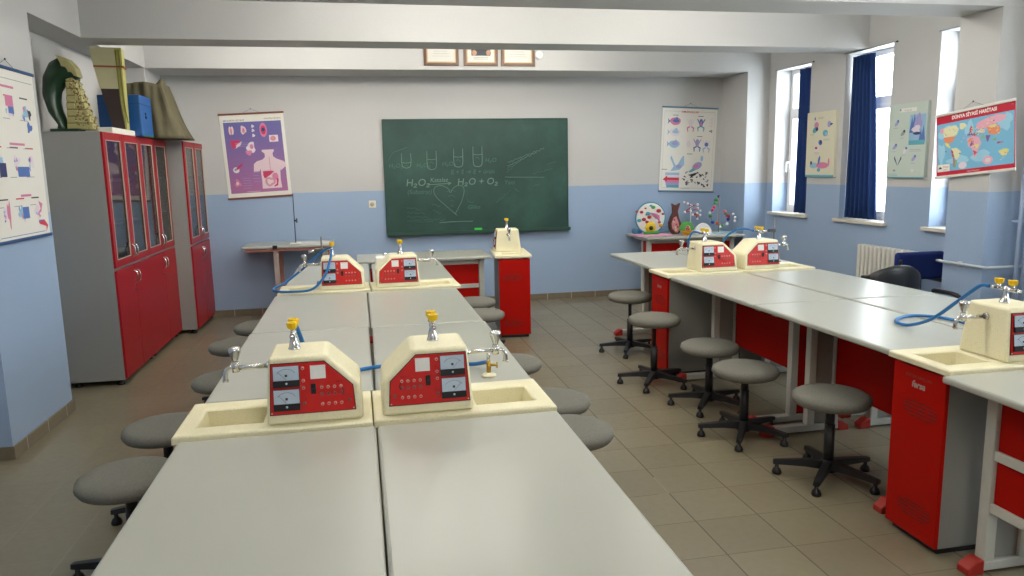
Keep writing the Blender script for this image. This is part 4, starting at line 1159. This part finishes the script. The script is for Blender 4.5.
def visitor_chair(loc, rz, label, col, low=0):
    root = thing('visitor_chair', label, 'chair', loc, rz)
    fb = mat('chair_'+col, col, .9, vary=.1, vscale=60, spec=.2)
    for nm, b in (('backrest', (-.225, .225, -.03, .03, .685-low, .915-low)), ('seat', (-.23, .23, .02, .46, .42, .48))):
        mb = MB(); mb.box(*b, fb, .028, 4); mb.build(nm, root)
    for sx in (-1, 1):
        mb = MB(); x = sx*.25
        mb.tube([(x, .45, .012), (x, .40, .40), (x, .38, .63), (x, .30, .655), (x, .02, .655), (x, -.03, .64)], .012, M_blk, 8)
        mb.tube([(x, -.10, .012), (x, .0, .42), (x, -.02, .64), (x*.86, -.035, .70), (x*.86, -.05, .86-low*1.3)], .012, M_blk, 8); mb.build('side_frame', root)
        mb = MB(); mb.box(x-.025, x+.025, .0, .36, .655, .685, M_blk, .012, 3); mb.build('armrest', root)
    mb = MB(); mb.cyl((-.25, .1, .405), (.25, .1, .405), .011, .011, M_blk, 8); mb.cyl((-.25, .38, .405), (.25, .38, .405), .011, .011, M_blk, 8); mb.build('crossbar', root)
visitor_chair((4.475, 5.33, 0), R(0), 'navy blue upholstered chair by the radiator, behind the right pillar', '#1d2c63')

# ------------------------------------------------------------------ hoses and small lab gear
def hose(pts, label, name='rubber_hose', r=.0085):
    mb = MB(); mb.tube(pts, r, M_hose, 10, 8); o = mb.build(name); tag(o, label, 'hose', 'blue rubber hoses'); return o
hose([(-.2605, 2.7115, 1.112), (-.260, 2.75, 1.105), (-.245, 2.80, 1.03), (-.225, 2.90, .90), (-.16, 3.05, .832), (-.05, 3.155, .822), (.06, 3.19, .822), (.25, 3.20, .821), (.42, 3.11, .825), (.475, 3.03, .850), (.475, 2.9845, .858)],
     'blue hose running from the near left gas tap behind the consoles to the brass valve')
hose([(-.2402, 5.602, 1.112), (-.246, 5.65, 1.105), (-.32, 5.69, 1.07), (-.44, 5.67, .97), (-.585, 5.62, .865), (-.655, 5.53, .84), (-.64, 5.40, .836), (-.52, 5.33, .836), (-.38, 5.315, .85), (-.29, 5.335, .94), (-.248, 5.39, 1.05), (-.2372, 5.427, 1.110)],
     'blue hose looping over the far left sink of the left bench')
hose([(2.6498, 5.5933, 1.112), (2.645, 5.635, 1.118), (2.62, 5.67, 1.11), (2.61, 5.72, 1.03), (2.64, 5.76, .90), (2.70, 5.83, .830), (2.80, 5.98, .829)],
     'short blue hose dropping behind the aisle-side console of the right bench far end')
hose([(3.1308, 5.6105, 1.112), (3.12, 5.67, 1.122), (3.06, 5.72, 1.12), (2.97, 5.76, 1.06), (2.94, 5.80, .95), (2.95, 5.90, .833), (3.06, 6.02, .829)],
     'blue hose arching behind the window-side console of the right bench far end')
hose([(2.658, 2.7415, 1.112), (2.657, 2.79, 1.105), (2.655, 2.90, 1.02), (2.68, 3.08, .90), (2.70, 3.25, .832), (2.72, 3.37, .821), (2.80, 3.46, .820), (2.92, 3.50, .820), (3.02, 3.42, .820), (3.04, 3.25, .820), (3.0, 3.08, .82)],
     'blue hose curled on the tabletop behind the near right sink')
root = thing('brass_valve', 'small brass gas valve with white foot behind the near right sink of the left bench', 'valve', (.475, 2.955, TZ))
mb = MB(); mb.lathe([(.03, 0), (.032, .006), (.022, .012), (.012, .016)], M_terr, n=16); mb.build('foot', root)
mb = MB(); mb.cyl((0, 0, .012), (0, 0, .062), .009, .009, M_brass, 12); mb.cyl((-.002, 0, .048), (.035, -.002, .046), .006, .005, M_brass, 10); mb.cyl((0, 0, .048), (0, .028, .048), .006, .005, M_brass, 10); mb.cyl((.035, -.002, .034), (.035, -.002, .058), .003, .003, M_brass, 8); mb.build('valve_body', root)
mb = MB(); mb.cyl((0, 0, .062), (0, 0, .11), .008, .007, M_chrome, 12); mb.build('stem', root)
# retort stand on the wall table
root = thing('retort_stand', 'thin dark retort stand rod on the small table under the purple chart', 'retort stand', (-.765, 8.66, .8655))
mb = MB(); mb.box(-.06, .06, -.05, .08, 0, .012, M_white, .003); mb.build('base', root)
mb = MB(); mb.cyl((0, 0, .012), (-.0, 0, .56), .0055, .0045, M_blk, 8); mb.build('rod', root)
mb = MB(); mb.cyl((-.005, 0, .26), (.03, 0, .26), .011, .011, M_blk, 10); mb.cyl((.026, -.0, .235), (.026, 0, .285), .007, .007, M_blk, 8); mb.build('clamp', root)
root = thing('paper_pad', 'pale sheet lying at the right of the small table under the purple chart', 'paper', (-.56, 8.66, .8655))
mb = MB(); mb.box(-.15, .16, -.14, .12, 0, .012, mat('pad_paper', '#cfd2cf', .6), .003); mb.build('sheets', root)
root = thing('white_box', 'small white plastic box behind the far console in front of the chalkboard', 'box', (.115, 5.83, TZ))
mb = MB(); mb.box(-.045, .065, -.06, .06, 0, .195, M_white, .012, 3); mb.build('body', root)
mb = MB(); mb.box(-.03, .05, -.063, -.058, .05, .11, M_ivory, .002); mb.build('front_panel', root)
mb = MB(); mb.cyl((.03, 0, .195), (.03, 0, .22), .02, .016, M_chrome, 12); mb.build('metal_cap', root)
def clampstand(loc, h, label):
    root = thing('clamp_stand', label, 'clamp stand', loc)
    mb = MB(); mb.box(-.05, .05, -.04, .06, 0, .012, M_blk, .003); mb.build('base', root)
    mb = MB(); mb.cyl((0, 0, .012), (0, 0, h), .006, .006, mat('dull_steel', '#6a6a68', .4, .8), 8); mb.build('rod', root)
    mb = MB(); mb.box(-.05, .012, -.012, .012, h-.12, h-.09, mat('dull_steel', '#6a6a68', .4, .8), .003); mb.cyl((-.05, 0, h-.105), (-.10, 0, h-.115), .007, .012, M_chrome, 8); mb.build('clamp', root)
clampstand((3.47, 5.87, TZ), .38, 'short dark metal stand behind the window-side console of the right bench')
clampstand((-.33, 5.86, TZ), .36, 'short dark metal stand behind the far left console with the looping hose')

# ------------------------------------------------------------------ science models on the side table
def col(h): return mat('model_'+h.strip('#'), h, .45)
Zt = TZ
def cell_model():
    root = thing('cell_model', 'round white cell model with coloured organelles on a pink base', 'science model', (3.43, 8.60, Zt))
    mb = MB(); mb.box(-.22, .24, -.13, .10, 0, .02, col('#d99ab6'), .006); mb.build('base', root)
    mb = MB(); mb.lathe([(.0, -.02), (.165, -.02), (.185, -.012), (.185, .02), (.0, .02)], col('#dcdad2'), (0, .02, .215), 36, 'y'); mb.build('disc', root)
    mb = MB(); 
    rings = []
    for i in range(40):
        t = 2*PI*i/40; rings.append([( (.188+.008*math.cos(k*PI/4))*math.cos(t), .02+.012*math.sin(k*PI/4)*1.6, .215+(.188+.008*math.cos(k*PI/4))*math.sin(t)) for k in range(8)])
    rings.append(rings[0]); mb.ring_loft(rings, col('#3f8fae'), False, False); mb.build('membrane', root)
    blobs = [(-.12, .29, .022, '#b02a48'), (-.07, .335, .014, '#c0392b'), (.0, .365, .018, '#4aa3c4'), (.03, .345, .026, '#4a9a4a'), (-.04, .27, .028, '#3f9ab4'), (.10, .30, .03, '#b0303a'), (-.15, .19, .026, '#3f9ab4'), (-.09, .20, .026, '#a03040'), (.11, .16, .02, '#b0556a'), (-.05, .17, .022, '#b03a3a'), (.155, .26, .018, '#a83a5a'), (-.18, .30, .018, '#a83a5a'), (-.06, .255, .012, '#4a9a6a'), (.13, .12, .026, '#d8a03a'), (-.02, .225, .026, '#b02a3a')]
    for x, z, r, c in blobs:
        mb = MB(); mb.sphere((x, -.004, z), r, col(c), 10, 7, (1.1, .5, .8)); mb.build('organelle', root)
    for k in range(4):
        mb = MB(); mb.tube([(-.01+.02*k, -.006, .275-.02*k), (.05+.01*k, -.012, .265-.018*k), (.11, -.006, .235-.02*k)], .008, col('#c87aa8'), 6); mb.build('folded_membrane', root)
    mb = MB(); mb.lathe([(.0, -.03), (.05, -.03), (.066, -.015), (.066, .0)], col('#d9b81c'), (-.005, .0, .105), 20, 'y'); mb.build('nucleus', root)
    mb = MB(); mb.lathe([(.0, -.05), (.02, -.048), (.028, -.03)], col('#2b2a18'), (-.005, .0, .095), 16, 'y'); mb.build('nucleolus', root)
    mb = MB(); mb.box(-.10, .09, -.06, .0, .02, .052, col('#3f8a3a'), .012, 3); mb.build('green_fold', root)
cell_model()
root = thing('paper_roll', 'small blue roll at the left end of the science model table', 'roll', (3.33, 8.80, Zt))
mb = MB(); mb.cyl((0, -.08, .035), (0, .10, .035), .035, .035, col('#4a86ac'), 18); mb.build('roll', root)
root = thing('plastic_bottle', 'light blue plastic bottle lying behind the round cell model', 'bottle', (3.66, 8.78, Zt))
mb = MB(); mb.lathe([(.02, -.10), (.036, -.095), (.038, .06), (.02, .09), (.012, .10)], col('#86b6d6'), (0, 0, .04), 16, 'x'); mb.build('body', root)
mb = MB(); mb.cyl((.10, 0, .04), (.125, 0, .04), .014, .014, col('#4f8fc0'), 12); mb.build('cap', root)
# brown model
root = thing('flower_section_model', 'brown vase shaped section model with two horns and pink inside', 'science model', (3.79, 8.70, Zt))
br = col('#5a3028')
outl = [(-.035, .0), (-.075, .06), (-.085, .14), (-.06, .21), (-.025, .26), (-.03, .33), (-.05, .38), (-.01, .35), (.0, .345), (.06, .385), (.045, .33), (.02, .28), (.04, .21), (.07, .14), (.085, .06), (.05, .0)]
mb = MB(); mb.prism(outl, -.02, .03, br, 'y', .006); mb.build('shell', root)
mb = MB(); mb.prism([(.0, .02), (-.045, .07), (-.055, .14), (-.03, .2), (.005, .22), (.035, .15), (.05, .08), (.03, .02)], -.024, -.018, col('#c98a90'), 'y', .002); mb.build('inner_face', root)
for x, z, c in ((-.03, .15, '#d8c8b8'), (.01, .12, '#b03a48'), (-.01, .08, '#d8c0a0'), (.025, .09, '#a83a4a'), (-.02, .18, '#b8505c'), (.0, .05, '#e0d0c0')):
    mb = MB(); mb.sphere((x, -.026, z), .014, col(c), 8, 6); mb.build('seed', root)
# green and yellow model
root = thing('fruit_section_model', 'green domed model with pink centre in a yellow cup', 'science model', (3.87, 8.52, Zt)); root.scale = (.85, .85, .85)
mb = MB(); mb.lathe([(.05, 0), (.055, .004), (.085, .045), (.10, .065), (.09, .066), (.02, .05)], col('#d0941c'), n=24); mb.build('cup', root)
mb = MB(); pts = [(.10*math.cos(PI*k/14), .062+.135*math.sin(PI*k/14)) for k in range(15)]; mb.prism(pts, -.015, .06, col('#4f9a4a'), 'y', .006); mb.build('dome', root)
mb = MB(); mb.prism([(-.045, .065), (.045, .065), (.03, .12), (.0, .145), (-.03, .12)], -.03, -.013, col('#cf9a8c'), 'y', .004); mb.build('core', root)
for x, z in ((-.02, .09), (.015, .085), (.0, .12)):
    mb = MB(); mb.sphere((x, -.03, z), .013, col('#a8323c'), 8, 6); mb.build('seed', root)
# white half disc
root = thing('half_disc_model', 'white half disc model at the middle of the science table', 'science model', (4.09, 8.55, Zt)); root.scale = (.9, .9, .9)
mb = MB(); mb.prism([(.125*math.cos(PI*k/18), .15*math.sin(PI*k/18)) for k in range(19)], -.02, .02, col('#dcdcda'), 'y', .008); mb.build('half_disc', root)
mb = MB(); mb.box(-.13, .13, -.05, .05, 0, .014, col('#d0d0cc'), .004); mb.build('base', root)
# molecule
root = thing('molecule_model', 'molecule model of white balls and red rods behind the half disc', 'science model', (4.05, 8.82, Zt))
mb = MB(); mb.lathe([(.05, 0), (.05, .012), (.008, .018)], M_white, n=18); mb.build('base', root)
mb = MB(); mb.cyl((0, 0, .015), (0, 0, .36), .005, .005, M_white, 8); mb.build('post', root)
nodes = [(-.09, .38), (-.05, .365), (.02, .33), (.08, .35), (.10, .30), (-.08, .26), (.02, .225), (.09, .24), (.13, .215), (.08, .17), (.0, .27), (.12, .27)]
for x, z in nodes:
    mb = MB(); mb.sphere((x, random.uniform(-.03, .03), z), .016, M_white, 10, 7); mb.build('ball', root)
for a, b in ((5, 2), (2, 3), (5, 10), (6, 7), (10, 4), (6, 8), (0, 2), (9, 7)):
    mb = MB(); mb.cyl((nodes[a][0], 0, nodes[a][1]), (nodes[b][0], 0, nodes[b][1]), .006, .006, col('#a8283c'), 8); mb.build('rod', root)
# DNA
root = thing('dna_model', 'colourful ball and rod model on a pole at the right end of the science table', 'science model', (4.325, 8.60, Zt))
mb = MB(); mb.box(-.10, .20, -.07, .07, 0, .014, col('#9fc0cc'), .004); mb.build('base', root)
mb = MB(); mb.cyl((0, 0, .014), (0, 0, .46), .006, .006, col('#8a7a68'), 8); mb.build('pole', root)
pts = [(.015, .45, '#1f2a6a', .02), (-.03, .41, '#2f7a3a', .024), (-.055, .37, '#3f8a4a', .024), (-.085, .325, '#c83a5a', .02), (-.105, .29, '#c23a5a', .02), (-.125, .255, '#e0e0e0', .016), (-.10, .215, '#2f7a3a', .024), (-.06, .135, '#2a3a9a', .022), (.0, .12, '#cf5a2a', .024), (.04, .095, '#3f8a4a', .02), (.09, .115, '#e8e8e8', .018), (.055, .27, '#c86a7a', .022), (.085, .245, '#3f8a4a', .022), (.125, .215, '#c0405a', .022), (.155, .20, '#c0405a', .022), (.14, .165, '#2f2f8a', .022), (.185, .23, '#e8e8e8', .016), (.20, .19, '#e8e8e8', .016), (.195, .15, '#e8e8e8', .016), (.02, .08, '#e8e8e8', .016)]
for i, (x, z, c, r) in enumerate(pts):
    mb = MB(); mb.sphere((x, .045*math.cos(i*.9), z), r, col(c), 10, 7); mb.build('ball', root)
for i in range(len(pts)-1):
    if i in (10, 15, 18): continue
    a, b = pts[i], pts[i+1]
    mb = MB(); mb.cyl((a[0], .045*math.cos(i*.9), a[1]), (b[0], .045*math.cos((i+1)*.9), b[1]), .006, .006, col('#8f9a9a' if i % 2 else '#6a9a8a'), 6); mb.build('rod', root)

# ------------------------------------------------------------------ light
w = bpy.data.worlds.new('World'); scene.world = w; w.use_nodes = True
bg = w.node_tree.nodes['Background']
bg.inputs['Color'].default_value = (0.90, 0.95, 1.0, 1); bg.inputs['Strength'].default_value = 4.8
for i, (a, b) in enumerate(WINS):
    l = bpy.data.lights.new('window_portal', 'AREA'); l.shape = 'RECTANGLE'; l.size = b-a; l.size_y = WZ1-WZ0
    l.cycles.is_portal = True
    o = bpy.data.objects.new('window_portal', l); C.objects.link(o)
    o.location = (XR+.29, (a+b)/2, (WZ0+WZ1)/2)
    o.rotation_euler = Vector((-1, 0, 0)).to_track_quat('-Z', 'Z').to_euler()
LAMPS = [(.5, 5.42, 2.86, 13), (2.7, 5.42, 2.86, 10), (-.6, 7.25, 2.90, 11), (1.7, 7.25, 2.90, 12), (-.3, 3.0, 2.9, 13), (2.6, 3.0, 2.9, 15), (1.0, -1.2, 2.9, 30)]
for x, y, z, e in LAMPS:      # fluorescent tubes hanging in the bays between the beams
    for dx in (-.45, 0, .45):
        l = bpy.data.lights.new('ceiling_lamp', 'POINT'); l.shadow_soft_size = .07; l.energy = e*.4; l.color = (1, .95, .86)
        o = bpy.data.objects.new('ceiling_lamp', l); C.objects.link(o); o.location = (x+dx, y, z)

# ------------------------------------------------------------------ camera
F, yaw, pitch, roll, H = 744.75, .1938, .1598, -.0193, 1.66
cy, sy = math.cos(yaw), math.sin(yaw)
f = Vector((sy*math.cos(pitch), cy*math.cos(pitch), -math.sin(pitch))); r = Vector((cy, -sy, 0)); u = r.cross(f)
r2 = math.cos(roll)*r+math.sin(roll)*u; u2 = -math.sin(roll)*r+math.cos(roll)*u
cam = bpy.data.cameras.new('Camera'); cam.sensor_width = 36; cam.lens = F/1024*36; cam.clip_start = .05
co = bpy.data.objects.new('Camera', cam); C.objects.link(co)
m = Matrix((r2, u2, -f)).transposed().to_4x4(); m.translation = (0, 0, H); co.matrix_world = m
scene.camera = co
scene.view_settings.view_transform = 'Standard'; scene.view_settings.look = 'None'; scene.view_settings.gamma = 1
scene.view_settings.use_curve_mapping = False
scene.view_settings.exposure = 1.72
